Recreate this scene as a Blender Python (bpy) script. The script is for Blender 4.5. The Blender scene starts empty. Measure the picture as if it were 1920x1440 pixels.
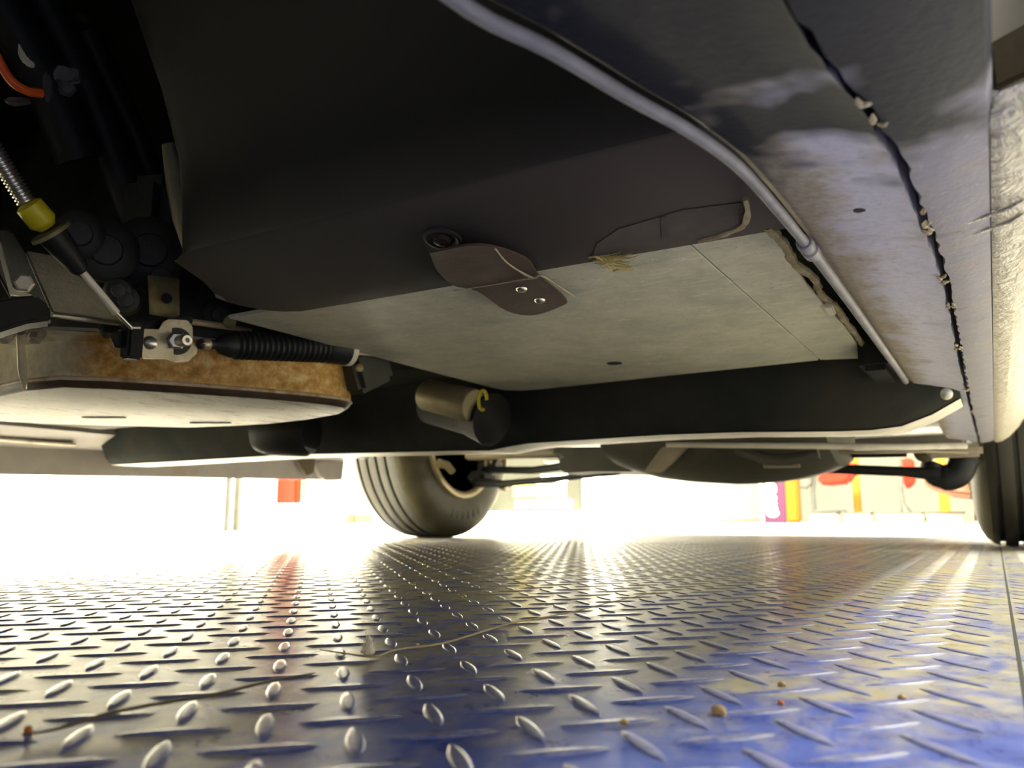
import bpy, bmesh, math, random
import numpy as np
from mathutils import Vector, Matrix
random.seed(4)
S = bpy.context.scene
C = S.collection
PI = math.pi
R = math.radians

# ---------------------------------------------------------------- camera, sky, exposure
CAM_H, FPX, PITCH, YAW = .065, 1525.0, R(9.24), R(30.4)
cam_data = bpy.data.cameras.new('camera')
cam_data.sensor_width = 36
cam_data.lens = 36 * FPX / 1920
cam_data.clip_start = .01
cam_data.clip_end = 200
cam_data.dof.use_dof = True
cam_data.dof.focus_distance = .52
cam_data.dof.aperture_fstop = 12
cam = bpy.data.objects.new('camera', cam_data)
C.objects.link(cam)
cam.location = (0, 0, CAM_H)
cam.rotation_euler = (PI / 2 + PITCH, 0, YAW)
S.camera = cam

W = bpy.data.worlds.new('daylight')
S.world = W
W.use_nodes = True
bg = W.node_tree.nodes['Background']
bg.inputs['Color'].default_value = (1, .98, .92, 1)
bg.inputs['Strength'].default_value = .08
S.view_settings.view_transform = 'Standard'
S.view_settings.look = 'None'
S.view_settings.gamma = 1
S.view_settings.exposure = 4.05


def fill_light(name, loc, sx, sy, power, aim=None, col=(1, .96, .77)):
    """an unseen area light added to brighten the scene"""
    d = bpy.data.lights.new(name, 'AREA')
    d.shape = 'RECTANGLE'
    d.size, d.size_y, d.energy, d.color = sx, sy, power, col
    o = bpy.data.objects.new(name, d)
    C.objects.link(o)
    o.location = loc
    if aim:
        o.rotation_euler = (Vector(aim) - Vector(loc)).to_track_quat('-Z', 'Y').to_euler()
    return o


fill_light('bay_fill', (-2.45, 2.6, 3.2), .8, 5, 200)  # unseen fill lights, added to brighten wall, floor and underbody
fill_light('rear_fill', (-.7, 4.4, 3.2), 3, 2, 355)
fill_light('wall_fill', (-2.2, 2.6, 2.6), .5, 5, 35, (-3.2, 2.6, .2))
fill_light('side_fill', (1.9, 3.6, 3.2), 1, 4, 62)
S.cycles.max_bounces = 8
S.cycles.diffuse_bounces = 5


# ---------------------------------------------------------------- measuring: photo ray met with a plane of the car
_fw = np.array([-math.sin(YAW) * math.cos(PITCH), math.cos(YAW) * math.cos(PITCH), math.sin(PITCH)])
_rt = np.array([math.cos(YAW), math.sin(YAW), 0.])
_up = np.cross(_rt, _fw)


def at(px, py, X=None, Y=None, Z=None):
    d = _fw * FPX + _rt * (px - 960) + _up * (720 - py)
    t = X / d[0] if X is not None else Y / d[1] if Y is not None else (Z - CAM_H) / d[2]
    return Vector((d[0] * t, d[1] * t, CAM_H + d[2] * t))


# ---------------------------------------------------------------- materials
def ramp(nt, fac, stops):
    n = nt.nodes.new('ShaderNodeValToRGB')
    while len(n.color_ramp.elements) < len(stops):
        n.color_ramp.elements.new(.5)
    for e, (p, c) in zip(n.color_ramp.elements, stops):
        e.position = p
        e.color = (*c, 1) if len(c) == 3 else c
    nt.links.new(fac, n.inputs[0])
    return n.outputs[0]


def noise(nt, vec, scale, detail=5, rough=.6, dist=0.):
    n = nt.nodes.new('ShaderNodeTexNoise')
    n.inputs['Scale'].default_value = scale
    n.inputs['Detail'].default_value = detail
    n.inputs['Roughness'].default_value = rough
    n.inputs['Distortion'].default_value = dist
    nt.links.new(vec, n.inputs['Vector'])
    return n.outputs['Fac']


def mixc(nt, fac, a, b, mode='MIX'):
    n = nt.nodes.new('ShaderNodeMix')
    n.data_type = 'RGBA'
    n.blend_type = mode
    for s, v in ((n.inputs[0], fac), (n.inputs[6], a), (n.inputs[7], b)):
        if isinstance(v, (int, float)):
            s.default_value = v
        elif isinstance(v, tuple):
            s.default_value = (*v, 1)
        else:
            nt.links.new(v, s)
    return n.outputs[2]


def coords(nt, scale=(1, 1, 1), rot=(0, 0, 0)):
    t = nt.nodes.new('ShaderNodeTexCoord')
    m = nt.nodes.new('ShaderNodeMapping')
    m.inputs['Scale'].default_value = scale
    m.inputs['Rotation'].default_value = rot
    nt.links.new(t.outputs['Object'], m.inputs['Vector'])
    return m.outputs[0]


def base(name, rough=.5, metal=0., spec=.5):
    m = bpy.data.materials.new(name)
    m.use_nodes = True
    b = m.node_tree.nodes['Principled BSDF']
    b.inputs['Roughness'].default_value = rough
    b.inputs['Metallic'].default_value = metal
    b.inputs['Specular IOR Level'].default_value = spec
    return m, m.node_tree, b


def bump(nt, b, h, strength, dist=.002):
    n = nt.nodes.new('ShaderNodeBump')
    n.inputs['Strength'].default_value = strength
    n.inputs['Distance'].default_value = dist
    nt.links.new(h, n.inputs['Height'])
    nt.links.new(n.outputs[0], b.inputs['Normal'])


def pm(name, stops, scale=20, rough=.5, metal=0., spec=.5, bmp=.15, bscale=None, stretch=(1, 1, 1), rvar=0., dist=0., bdist=.002):
    """paint or metal: noise drives a colour ramp, fine noise drives relief"""
    m, nt, b = base(name, rough, metal, spec)
    v = coords(nt, stretch)
    f = noise(nt, v, scale, 6, .62, dist)
    if len(stops) == 1:
        b.inputs['Base Color'].default_value = (*stops[0][1], 1)
    else:
        nt.links.new(ramp(nt, f, stops), b.inputs['Base Color'])
    if rvar:
        r = ramp(nt, f, [(.3, (rough - rvar,) * 3), (.7, (rough + rvar,) * 3)])
        nt.links.new(r, b.inputs['Roughness'])
    if bmp:
        bump(nt, b, noise(nt, coords(nt), bscale or scale * 8, 4), bmp, bdist)
    return m


M = {}
M['black'] = pm('black_paint', [(.3, (.010, .011, .010)), (.7, (.018, .018, .016))], 30, .6, spec=.15, bmp=.1)
M['beam'] = pm('beam_paint', [(.35, (.020, .023, .021)), (.7, (.040, .038, .031))], 9, .75, spec=.05, bmp=.08)
M['rubber'] = pm('rubber', [(.3, (.010, .012, .012)), (.7, (.020, .021, .020))], 40, .5, spec=.3, bmp=.1)
M['toe'] = pm('toe_board_coating', [(.3, (.010, .012, .0115)), (.55, (.017, .0165, .0145)), (.75, (.030, .024, .021))], 5, .6, spec=.3, bmp=.08, bscale=260)
M['tab'] = pm('tab_coating', [(.3, (.05, .035, .028)), (.7, (.11, .07, .055))], 25, .5, bmp=.2)
M['zinc'] = pm('zinc_plate', [(.35, (.42, .36, .24)), (.6, (.62, .57, .44)), (.72, (.45, .22, .07))], 35, .42, .55, bmp=.15)
M['steel'] = pm('bare_steel', [(.3, (.5, .48, .4)), (.7, (.75, .72, .62))], 40, .28, .9, bmp=.05)
M['cream'] = pm('cream_plastic', [(.3, (.66, .62, .48)), (.7, (.76, .72, .58))], 40, .45, bmp=.05)
M['gearbox'] = pm('gearbox_casting', [(.3, (.15, .14, .095)), (.7, (.25, .23, .16))], 18, .5, .3, bmp=.4, bscale=160)
M['casing_dark'] = pm('dark_casting', [(.3, (.022, .025, .021)), (.7, (.060, .060, .045))], 15, .55, .2, bmp=.4, bscale=120)
M['olive'] = pm('olive_steel', [(.35, (.16, .14, .05)), (.55, (.28, .25, .12)), (.7, (.26, .14, .05))], 45, .5, .4, bmp=.2)
M['yellow'] = pm('yellow_plastic', [(.3, (.55, .46, .01)), (.7, (.75, .65, .03))], 40, .4, bmp=.05)
M['orange'] = pm('orange_insulation', [(.3, (.75, .09, .01)), (.7, (.9, .14, .015))], 60, .4, bmp=.05)
M['foil'] = pm('grey_tape', [(.3, (.08, .08, .085)), (.7, (.22, .21, .2))], 60, .35, .2, bmp=.6, bscale=120)
M['body'] = pm('champagne_paint', [(.3, (.68, .63, .49)), (.7, (.76, .70, .56))], 4, .4, .1, bmp=.05)
M['rim'] = pm('dull_alloy', [(.3, (.38, .31, .16)), (.7, (.6, .52, .32))], 14, .45, .4, bmp=.2)
M['hub'] = pm('hub_casting', [(.3, (.22, .19, .09)), (.7, (.40, .35, .19))], 14, .5, .3, bmp=.3)
M['dark_hole'] = pm('hole_dark', [(.3, (.004, .004, .004)), (.7, (.008, .008, .008))], 14, .8, bmp=0)
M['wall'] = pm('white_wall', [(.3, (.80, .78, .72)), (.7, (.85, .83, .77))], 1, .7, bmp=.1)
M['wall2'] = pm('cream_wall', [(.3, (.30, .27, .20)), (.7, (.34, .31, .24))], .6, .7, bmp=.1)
M['white'] = pm('white_panel', [(.3, (.85, .85, .83)), (.7, (.9, .9, .88))], 4, .6, bmp=0)
M['greypost'] = pm('grey_post', [(.3, (.03, .03, .026)), (.7, (.045, .045, .04))], 8, .5, bmp=.1, spec=.08)
M['signgrey'] = pm('grey_sign_face', [(.3, (.016, .016, .012)), (.7, (.02, .02, .015))], 3, .6, bmp=0, spec=.08)
M['purple'] = pm('magenta_sign_face', [(.3, (.030, .008, .02)), (.7, (.036, .010, .024))], 3, .6, bmp=0, spec=.08)
M['yellowpost'] = pm('yellow_paint', [(.3, (.17, .078, .007)), (.7, (.20, .095, .009))], 3, .5, bmp=.05, spec=.08)
M['redpaint'] = pm('red_paint', [(.3, (.17, .006, .0012)), (.7, (.21, .008, .0016))], 5, .4, bmp=.05, spec=.08)
M['pink'] = pm('salmon_paint', [(.3, (.08, .035, .022)), (.7, (.10, .045, .028))], 5, .45, bmp=.05, spec=.08)
M['cyan'] = pm('pale_teal', [(.3, (.07, .10, .09)), (.7, (.09, .12, .11))], 5, .5, bmp=.05, spec=.08)
M['straw'] = pm('dry_straw', [(.3, (.34, .25, .10)), (.7, (.52, .42, .22))], 90, .7, bmp=.2)
M['strawdark'] = pm('dark_straw', [(.3, (.06, .045, .03)), (.7, (.12, .09, .05))], 90, .7, bmp=.2)
M['twig'] = pm('twig_bark', [(.3, (.34, .27, .17)), (.7, (.5, .42, .3))], 120, .7, bmp=.3)
M['grass'] = pm('dry_grass', [(.3, (.45, .36, .12)), (.7, (.6, .52, .22))], 90, .7, bmp=.2)
M['fluff'] = pm('pale_fluff', [(.3, (.66, .58, .42)), (.7, (.85, .78, .62))], 90, .8, bmp=.2)
M['pebble'] = pm('ochre_pebble', [(.3, (.28, .16, .05)), (.7, (.5, .38, .18))], 300, .7, bmp=.4)
M['orangebit'] = pm('orange_crumb', [(.3, (.5, .13, .02)), (.7, (.6, .2, .04))], 300, .7, bmp=.4)


def mk_toe():
    """black coating, floor light painted as a paler, browner lower band"""
    m, nt, b = base('toe_board_coating', .55, 0., .35)
    v = coords(nt)
    f = noise(nt, v, 6, 5, .6)
    g = noise(nt, v, 2.2, 2, .5)
    clean = ramp(nt, f, [(.3, (.013, .016, .0155)), (.7, (.022, .022, .0195))])
    dust_and_lit = ramp(nt, g, [(.35, (.022, .030, .030)), (.52, (.068, .058, .052)), (.7, (.115, .094, .083))])  # floor light on the folded band, painted into its colour
    q = nt.nodes.new('ShaderNodeSeparateXYZ'); nt.links.new(v, q.inputs[0])
    mr = nt.nodes.new('ShaderNodeMapRange'); mr.inputs[1].default_value = .356; mr.inputs[2].default_value = .364
    nt.links.new(q.outputs[1], mr.inputs[0])
    nt.links.new(mixc(nt, mr.outputs[0], clean, dust_and_lit), b.inputs['Base Color'])
    bump(nt, b, noise(nt, v, 260, 4), .08, .001)
    return m


def mk_pan():
    m, nt, b = base('rusty_oil_pan', .42, .25)
    v = coords(nt)
    n1 = noise(nt, v, 16, 8, .72, .1)
    n2 = noise(nt, v, 75, 7, .72, .15)
    rust = ramp(nt, n2, [(.32, (.30, .14, .022)), (.5, (.58, .33, .075)), (.66, (.80, .60, .28))])
    steel = ramp(nt, n2, [(.3, (.46, .41, .27)), (.7, (.74, .68, .49))])
    s = nt.nodes.new('ShaderNodeSeparateXYZ')
    nt.links.new(v, s.inputs[0])
    mr = nt.nodes.new('ShaderNodeMapRange')            # rust spreads along the rear of the pan
    mr.inputs[1].default_value = .40
    mr.inputs[2].default_value = .48
    nt.links.new(s.outputs[1], mr.inputs[0])
    md = nt.nodes.new('ShaderNodeMath'); md.operation = 'ADD'
    nt.links.new(n1, md.inputs[0]); nt.links.new(mr.outputs[0], md.inputs[1])
    f = ramp(nt, md.outputs[0], [(.62, (0, 0, 0)), (.86, (1, 1, 1))])
    nt.links.new(mixc(nt, f, steel, rust), b.inputs['Base Color'])
    bump(nt, b, n2, .35, .002)
    return m


def mk_panbottom():
    m, nt, b = base('scuffed_pan_bottom', .5, .0)
    v = coords(nt, (1, 1, 1), (0, 0, R(-30)))
    n1 = noise(nt, coords(nt, (14, 4, 1), (0, 0, R(-8))), 3.2, 8, .8, .4)
    n2 = noise(nt, v, 140, 4)
    c = ramp(nt, n1, [(.32, (.16, .15, .10)), (.40, (.78, .74, .60)), (.55, (.82, .78, .65)), (.60, (.30, .27, .19)), (.68, (.78, .74, .60))])
    c2 = ramp(nt, n2, [(.28, (.2, .18, .12)), (.34, (1, 1, 1))])
    nt.links.new(mixc(nt, .8, c, c2, 'MULTIPLY'), b.inputs['Base Color'])
    bump(nt, b, n2, .2, .001)
    return m


def mk_sill(name, clean, clean2, dirt_amt):
    """grey underseal, ochre road dirt in patches, worn dark spots and painted shade at the front"""
    m, nt, b = base(name, .5, 0., .25)
    v = coords(nt)
    fine = noise(nt, v, 260, 5, .7)
    mid = noise(nt, v, 30, 8, .72, .1)
    big = noise(nt, v, 34, 2, .5, .1)
    g = ramp(nt, mid, [(.3, clean), (.7, clean2)])
    d = ramp(nt, fine, [(.3, (.20, .16, .09)), (.7, (.34, .28, .17))])
    sq = nt.nodes.new('ShaderNodeSeparateXYZ'); nt.links.new(v, sq.inputs[0])
    ed = nt.nodes.new('ShaderNodeMapRange')           # road dirt sits along the inner edge
    ed.inputs[1].default_value = -.040; ed.inputs[2].default_value = -.080
    ed.inputs[3].default_value = -.06; ed.inputs[4].default_value = dirt_amt * 1.0
    nt.links.new(sq.outputs[0], ed.inputs[0])
    dd = nt.nodes.new('ShaderNodeMath'); dd.operation = 'ADD'
    nt.links.new(mid, dd.inputs[0]); nt.links.new(ed.outputs[0], dd.inputs[1])
    g = mixc(nt, ramp(nt, fine, [(.32, (.4, .4, .4)), (.5, (0, 0, 0))]), g, (.22, .21, .23))
    g = mixc(nt, ramp(nt, fine, [(.62, (0, 0, 0)), (.72, (.5, .5, .5))]), g, (.72, .70, .72))
    dm = ramp(nt, dd.outputs[0], [(.46, (0, 0, 0)), (.70, (.85, .85, .85))])
    c = mixc(nt, dm, g, d)
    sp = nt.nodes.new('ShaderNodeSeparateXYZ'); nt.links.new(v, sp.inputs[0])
    mr = nt.nodes.new('ShaderNodeMapRange')           # worn dark spots, with shade towards the front wheel painted in
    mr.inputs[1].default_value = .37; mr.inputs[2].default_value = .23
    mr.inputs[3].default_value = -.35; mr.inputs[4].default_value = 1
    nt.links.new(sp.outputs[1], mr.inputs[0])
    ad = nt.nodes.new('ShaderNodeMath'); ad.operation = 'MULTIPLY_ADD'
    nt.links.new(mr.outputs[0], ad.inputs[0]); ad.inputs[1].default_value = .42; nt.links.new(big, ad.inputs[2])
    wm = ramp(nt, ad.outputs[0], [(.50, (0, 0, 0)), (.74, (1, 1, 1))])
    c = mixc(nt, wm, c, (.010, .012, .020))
    nt.links.new(c, b.inputs['Base Color'])
    bump(nt, b, fine, .3, .0012)
    return m


def mk_plate():
    m, nt, b = base('grey_floor_plate', .46, 0., .5)
    v = coords(nt)
    mid = noise(nt, v, 14, 6, .6, .4)
    sc = noise(nt, coords(nt, (28, 150, 1), (0, 0, R(25))), 1.6, 3, .6)
    sp = noise(nt, v, 190, 3, .6)
    g = ramp(nt, mid, [(.3, (.50, .51, .41)), (.5, (.64, .62, .49)), (.7, (.73, .69, .55))])
    g = mixc(nt, ramp(nt, sc, [(.60, (0, 0, 0)), (.66, (.7, .7, .7))]), g, (.80, .77, .64))
    g = mixc(nt, ramp(nt, sp, [(.62, (0, 0, 0)), (.70, (.6, .6, .6))]), g, (.88, .84, .70))
    g = mixc(nt, ramp(nt, sp, [(.30, (.55, .55, .55)), (.38, (0, 0, 0))]), g, (.30, .29, .23))
    g = mixc(nt, ramp(nt, noise(nt, v, 45, 5, .7), [(.35, (.35, .35, .35)), (.6, (0, 0, 0))]), g, (.33, .33, .26))
    nt.links.new(g, b.inputs['Base Color'])
    bump(nt, b, sp, .25, .0012)
    return m


def mk_rocker():
    m, nt, b = base('stone_chip_coating', .3, 0., .6)
    v = coords(nt, (1, .8, 1))
    n1 = noise(nt, v, 120, 5, .65, .8)
    nt.links.new(ramp(nt, n1, [(.3, (.50, .45, .30)), (.7, (.80, .74, .56))]), b.inputs['Base Color'])
    bump(nt, b, n1, 1., .009)
    return m


def mk_steel_floor():
    m, nt, b = base('blue_tread_plate_paint', .3, 0., .13)
    v = coords(nt)
    a = noise(nt, coords(nt, (1, .6, 1), (0, 0, YAW)), 22, 8, .72, .5)
    f = noise(nt, v, 60, 6, .7, .3)
    sp = noise(nt, v, 420, 3, .6)
    big = noise(nt, v, 3.2, 3, .5)
    dust_and_lit = ramp(nt, f, [(.3, (.22, .20, .13)), (.7, (.41, .38, .27))])
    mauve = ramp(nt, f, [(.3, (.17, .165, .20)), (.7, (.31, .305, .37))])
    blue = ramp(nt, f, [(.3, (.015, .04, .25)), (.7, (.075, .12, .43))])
    s = nt.nodes.new('ShaderNodeSeparateXYZ'); nt.links.new(v, s.inputs[0])
    # the paint is worn to dusty steel away from the spot under the sill
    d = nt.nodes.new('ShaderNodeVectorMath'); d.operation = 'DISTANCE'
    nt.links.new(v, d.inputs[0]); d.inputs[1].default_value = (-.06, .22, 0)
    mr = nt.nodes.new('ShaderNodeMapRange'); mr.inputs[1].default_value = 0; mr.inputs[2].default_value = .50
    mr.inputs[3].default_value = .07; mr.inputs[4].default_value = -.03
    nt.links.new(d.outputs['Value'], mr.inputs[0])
    k0 = nt.nodes.new('ShaderNodeMath'); k0.operation = 'ADD'
    nt.links.new(a, k0.inputs[0]); nt.links.new(mr.outputs[0], k0.inputs[1])
    # a wiped patch with a clear edge, bluer than the dusty plate beyond it
    e1 = nt.nodes.new('ShaderNodeMapRange'); e1.inputs[1].default_value = .322; e1.inputs[2].default_value = .314
    nt.links.new(s.outputs[1], e1.inputs[0])
    e2 = nt.nodes.new('ShaderNodeMapRange'); e2.inputs[1].default_value = -.25; e2.inputs[2].default_value = -.13
    nt.links.new(s.outputs[0], e2.inputs[0])
    e3 = nt.nodes.new('ShaderNodeMath'); e3.operation = 'MULTIPLY'
    nt.links.new(e1.outputs[0], e3.inputs[0]); nt.links.new(e2.outputs[0], e3.inputs[1])
    k = nt.nodes.new('ShaderNodeMath'); k.operation = 'MULTIPLY_ADD'
    nt.links.new(e3.outputs[0], k.inputs[0]); k.inputs[1].default_value = .09; nt.links.new(k0.outputs[0], k.inputs[2])
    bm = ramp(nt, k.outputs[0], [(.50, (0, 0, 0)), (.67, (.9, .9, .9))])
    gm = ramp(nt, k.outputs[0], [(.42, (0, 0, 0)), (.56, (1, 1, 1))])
    c = mixc(nt, gm, dust_and_lit, mauve)
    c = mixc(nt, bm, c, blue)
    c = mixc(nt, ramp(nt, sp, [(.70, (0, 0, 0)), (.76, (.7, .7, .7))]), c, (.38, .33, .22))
    nt.links.new(c, b.inputs['Base Color'])
    nt.links.new(ramp(nt, f, [(.3, (.25,) * 3), (.75, (.37,) * 3)]), b.inputs['Roughness'])
    bump(nt, b, f, .05, .0006)
    return m


def mk_tyre():
    m, nt, b = base('dusty_tyre', .6)
    v = coords(nt)
    f = noise(nt, v, 12, 5, .6)
    nt.links.new(ramp(nt, f, [(.3, (.042, .037, .016)), (.7, (.082, .072, .031))]), b.inputs['Base Color'])
    bump(nt, b, noise(nt, v, 90, 4), .3, .002)
    return m


M['toe'] = mk_toe()
M['pan'] = mk_pan()
M['panbottom'] = mk_panbottom()
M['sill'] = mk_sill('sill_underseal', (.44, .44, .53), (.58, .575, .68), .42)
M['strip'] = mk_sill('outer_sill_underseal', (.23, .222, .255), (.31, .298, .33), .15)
M['farsill'] = pm('far_sill_underseal', [(.3, (.27, .25, .245)), (.6, (.34, .315, .30)), (.78, (.26, .18, .11))], 7, .5, bmp=.15)
M['plate'] = mk_plate()
M['rocker'] = mk_rocker()
M['tread'] = mk_steel_floor()
M['tyre'] = mk_tyre()
M['sealant'] = pm('seam_sealant', [(.3, (.17, .12, .055)), (.55, (.34, .28, .16)), (.75, (.52, .47, .34))], 60, .5, bmp=.5, bscale=160)
M['lip'] = pm('maroon_lip', [(.3, (.035, .022, .016)), (.7, (.09, .06, .035))], 30, .4, bmp=.2)  # dark maroon tone for the lower edge of the pan
M['treadrubber'] = pm('tread_rubber', [(.3, (.018, .017, .011)), (.7, (.034, .031, .02))], 14, .6, bmp=.2)
M['ridge'] = pm('tan_ridge', [(.35, (.30, .17, .07)), (.5, (.55, .42, .26)), (.7, (.72, .62, .46))], 40, .45, bmp=.2)  # tan tone, paler than the lip below it
M['step'] = pm('step_dust', [(.3, (.085, .074, .064)), (.7, (.15, .13, .11))], 20, .6, spec=.25, bmp=.15)
M['gap'] = pm('teal_black', [(.3, (.008, .016, .016)), (.7, (.014, .026, .026))], 20, .5, spec=.3, bmp=.1)
M['pipe'] = pm('grey_pipe_coating', [(.3, (.17, .165, .17)), (.7, (.27, .26, .265))], 50, .55, 0., spec=.3, bmp=.15)
M['flange'] = pm('beam_flange_floorlit', [(.3, (.50, .46, .36)), (.5, (.78, .73, .58)), (.7, (.85, .80, .66))], 14, .45, bmp=.15, stretch=(1, 3, 1))  # pale because light from the floor is painted into the colour
M['brown'] = pm('road_grime', [(.3, (.06, .045, .015)), (.7, (.13, .10, .05))], 12, .6, bmp=.3)
M['tank'] = pm('tank_coating', [(.3, (.050, .050, .036)), (.7, (.10, .092, .062))], 7, .5, bmp=.2)
M['floorpan'] = pm('floor_pan_coating', [(.3, (.05, .047, .04)), (.7, (.10, .09, .07))], 5, .55, bmp=.3)
M['exhaust'] = pm('exhaust_steel', [(.3, (.30, .25, .17)), (.7, (.5, .44, .32))], 10, .4, .4, bmp=.2)
M['curb'] = pm('sandy_concrete', [(.3, (.34, .30, .20)), (.7, (.44, .39, .27))], 6, .7, bmp=.3)


# ---------------------------------------------------------------- mesh helpers
class MB:
    def __init__(self):
        self.v, self.f = [], []

    def add(self, v, f):
        o = len(self.v)
        self.v += [tuple(p) for p in v]
        self.f += [tuple(i + o for i in q) for q in f]
        return self

    def box(self, c, s, rot=None):
        v = [Vector((x * s[0] / 2, y * s[1] / 2, z * s[2] / 2)) for x in (-1, 1) for y in (-1, 1) for z in (-1, 1)]
        if rot is not None:
            v = [rot @ p for p in v]
        v = [p + Vector(c) for p in v]
        return self.add(v, [(0, 1, 3, 2), (4, 6, 7, 5), (0, 4, 5, 1), (2, 3, 7, 6), (0, 2, 6, 4), (1, 5, 7, 3)])

    def loft(self, rings, closed=True, caps=True):
        n = len(rings[0])
        v = [p for r in rings for p in r]
        f = []
        for i in range(len(rings) - 1):
            for j in range(n if closed else n - 1):
                k = (j + 1) % n
                f.append((i * n + j, i * n + k, (i + 1) * n + k, (i + 1) * n + j))
        if caps and closed:
            f.append(tuple(range(n))[::-1])
            f.append(tuple((len(rings) - 1) * n + j for j in range(n)))
        return self.add(v, f)

    def tube(self, pts, r, n=10, flat=1.):
        pts = [Vector(p) for p in pts]
        rr = r if isinstance(r, (list, tuple)) else [r] * len(pts)
        rings, side = [], None
        for i, p in enumerate(pts):
            t = (pts[min(i + 1, len(pts) - 1)] - pts[max(i - 1, 0)]).normalized()
            if side is None:
                side = t.cross(Vector((0, 0, 1)))
                if side.length < .1:
                    side = t.cross(Vector((1, 0, 0)))
            side = (side - t * side.dot(t)).normalized()
            up = side.cross(t)
            rings.append([p + side * math.cos(2 * PI * k / n) * rr[i] + up * math.sin(2 * PI * k / n) * rr[i] * flat for k in range(n)])
        return self.loft(rings)

    def lathe(self, prof, p0, axis, n=32):
        """prof: (distance along the axis, radius)"""
        a = Vector(axis).normalized()
        u = a.cross(Vector((0, 0, 1)))
        if u.length < .1:
            u = a.cross(Vector((1, 0, 0)))
        u.normalize()
        w = a.cross(u)
        p0 = Vector(p0)
        return self.loft([[p0 + a * d + (u * math.cos(2 * PI * k / n) + w * math.sin(2 * PI * k / n)) * max(r, 1e-5) for k in range(n)] for d, r in prof])

    def prism(self, poly, th):
        """flat polygon in space given thickness th (vector)"""
        th = Vector(th)
        poly = [Vector(p) for p in poly]
        return self.loft([poly, [p + th for p in poly]])

    def build(self, name, mat, parent=None, smooth=40, bevel=0., sub=0):
        me = bpy.data.meshes.new(name)
        bm = bmesh.new()
        vs = [bm.verts.new(p) for p in self.v]
        for q in self.f:
            try:
                bm.faces.new([vs[i] for i in q])
            except ValueError:
                pass
        bmesh.ops.remove_doubles(bm, verts=bm.verts, dist=1e-6)
        bmesh.ops.recalc_face_normals(bm, faces=bm.faces)
        if bevel:
            es = [e for e in bm.edges if len(e.link_faces) == 2 and e.calc_face_angle(0) > R(30)]
            bmesh.ops.bevel(bm, geom=es, offset=bevel, segments=2, affect='EDGES', clamp_overlap=True)
        bm.to_mesh(me)
        bm.free()
        me.materials.append(mat)
        if smooth:
            me.shade_smooth()
            me.set_sharp_from_angle(angle=R(smooth))
        o = bpy.data.objects.new(name, me)
        C.objects.link(o)
        if parent:
            attach(o, parent)
        if sub:
            s = o.modifiers.new('sub', 'SUBSURF'); s.levels = s.render_levels = sub
        return o


def world_of(o):
    m = Matrix.Identity(4)
    while o:
        m = Matrix.LocRotScale(o.location, o.rotation_euler, o.scale) @ m
        o = o.parent
    return m


def attach(o, parent):
    """parent keeps the mesh where it stands in the world"""
    w = world_of(o)
    o.parent = parent
    l = world_of(parent).inverted() @ w
    o.location, o.rotation_euler = l.to_translation(), l.to_euler()


def tag(o, label=None, cat=None, group=None, kind=None):
    if label: o['label'] = label
    if cat: o['category'] = cat
    if group: o['group'] = group
    if kind: o['kind'] = kind
    return o


def thing(name, loc, label, cat, group=None):
    o = bpy.data.objects.new(name, None)
    o.empty_display_size = .05
    C.objects.link(o)
    o.location = loc
    return tag(o, label, cat, group)


def part(mb, name, mat, parent, label=None, **k):
    return tag(mb.build(name, M[mat], parent, **k), label)


def spline(pts, n=6):
    """Catmull-Rom through the points"""
    p = [Vector(q) for q in pts]
    p = [p[0] * 2 - p[1]] + p + [p[-1] * 2 - p[-2]]
    out = []
    for i in range(1, len(p) - 2):
        for k in range(n):
            t = k / n
            out.append(.5 * ((2 * p[i]) + (p[i + 1] - p[i - 1]) * t + (2 * p[i - 1] - 5 * p[i] + 4 * p[i + 1] - p[i + 2]) * t * t + (3 * p[i] - p[i - 1] - 3 * p[i + 1] + p[i + 2]) * t ** 3))
    return out + [p[-2]]


# ================================================================ SETTING
# ---- tread plate floor
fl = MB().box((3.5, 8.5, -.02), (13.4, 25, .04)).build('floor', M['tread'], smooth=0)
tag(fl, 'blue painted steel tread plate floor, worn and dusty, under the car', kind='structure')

GX, GY, X0, Y0 = .0369, .0386, -.2035, .2320
JOINT = .004


def lug_mesh(name, fine=True):
    """a pointed, rounded raised lug lying along +X"""
    L, Wd, H = .0345, .0060, .0006
    nu, nv = (10, 6) if fine else (4, 2)
    rings = []
    for i in range(nu + 1):
        t = -1 + 2 * i / nu
        w = Wd / 2 * max(1 - abs(t) ** 2.2, .03)
        h = H * min(1, 2.2 * (1 - abs(t) ** 2)) * (1 if abs(t) < 1 else 0)
        rings.append([Vector((t * L / 2, -w * math.cos(PI * j / nv), h * math.sin(PI * j / nv) ** .6 if 0 < j < nv else -.0003)) for j in range(nv + 1)])
    mb = MB().loft(rings, closed=False)
    me = mb.build(name, M['tread'], smooth=70)
    return me


cells = []
for i in range(-80, 62):
    for j in range(-34, 190):
        for fam in (0, 1):
            x = X0 + (i + .5 * fam) * GX
            y = Y0 + (j + .5 * fam) * GY
            if x < -3.08 or x > 1.9 or abs(x - JOINT) < .013:
                continue
            d = np.array([x, y, -CAM_H])
            z = d @ _fw
            u, vv = (960 + FPX * (d @ _rt) / z, 720 - FPX * (d @ _up) / z) if z > .02 else (-9e9, 9e9)
            vis = -30 < u < 1950 and vv < 1475
            cells.append((x * x + y * y if vis else 1e6 + x * x + y * y, x, y, fam))
cells.sort()
lm0 = lug_mesh('tread_lug')
me_near = lm0.data
ANG = (math.atan2(GY, -GX), math.atan2(GY, GX))
for k, (_, x, y, fam) in enumerate(cells[:300]):
    o = lm0 if k == 0 else lm0.copy()
    if k:
        C.objects.link(o)
    o.location = (x, y, 0)
    o.rotation_euler = (0, 0, ANG[fam])
    attach(o, fl)
tmp = lug_mesh('far_lug', False)
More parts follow.
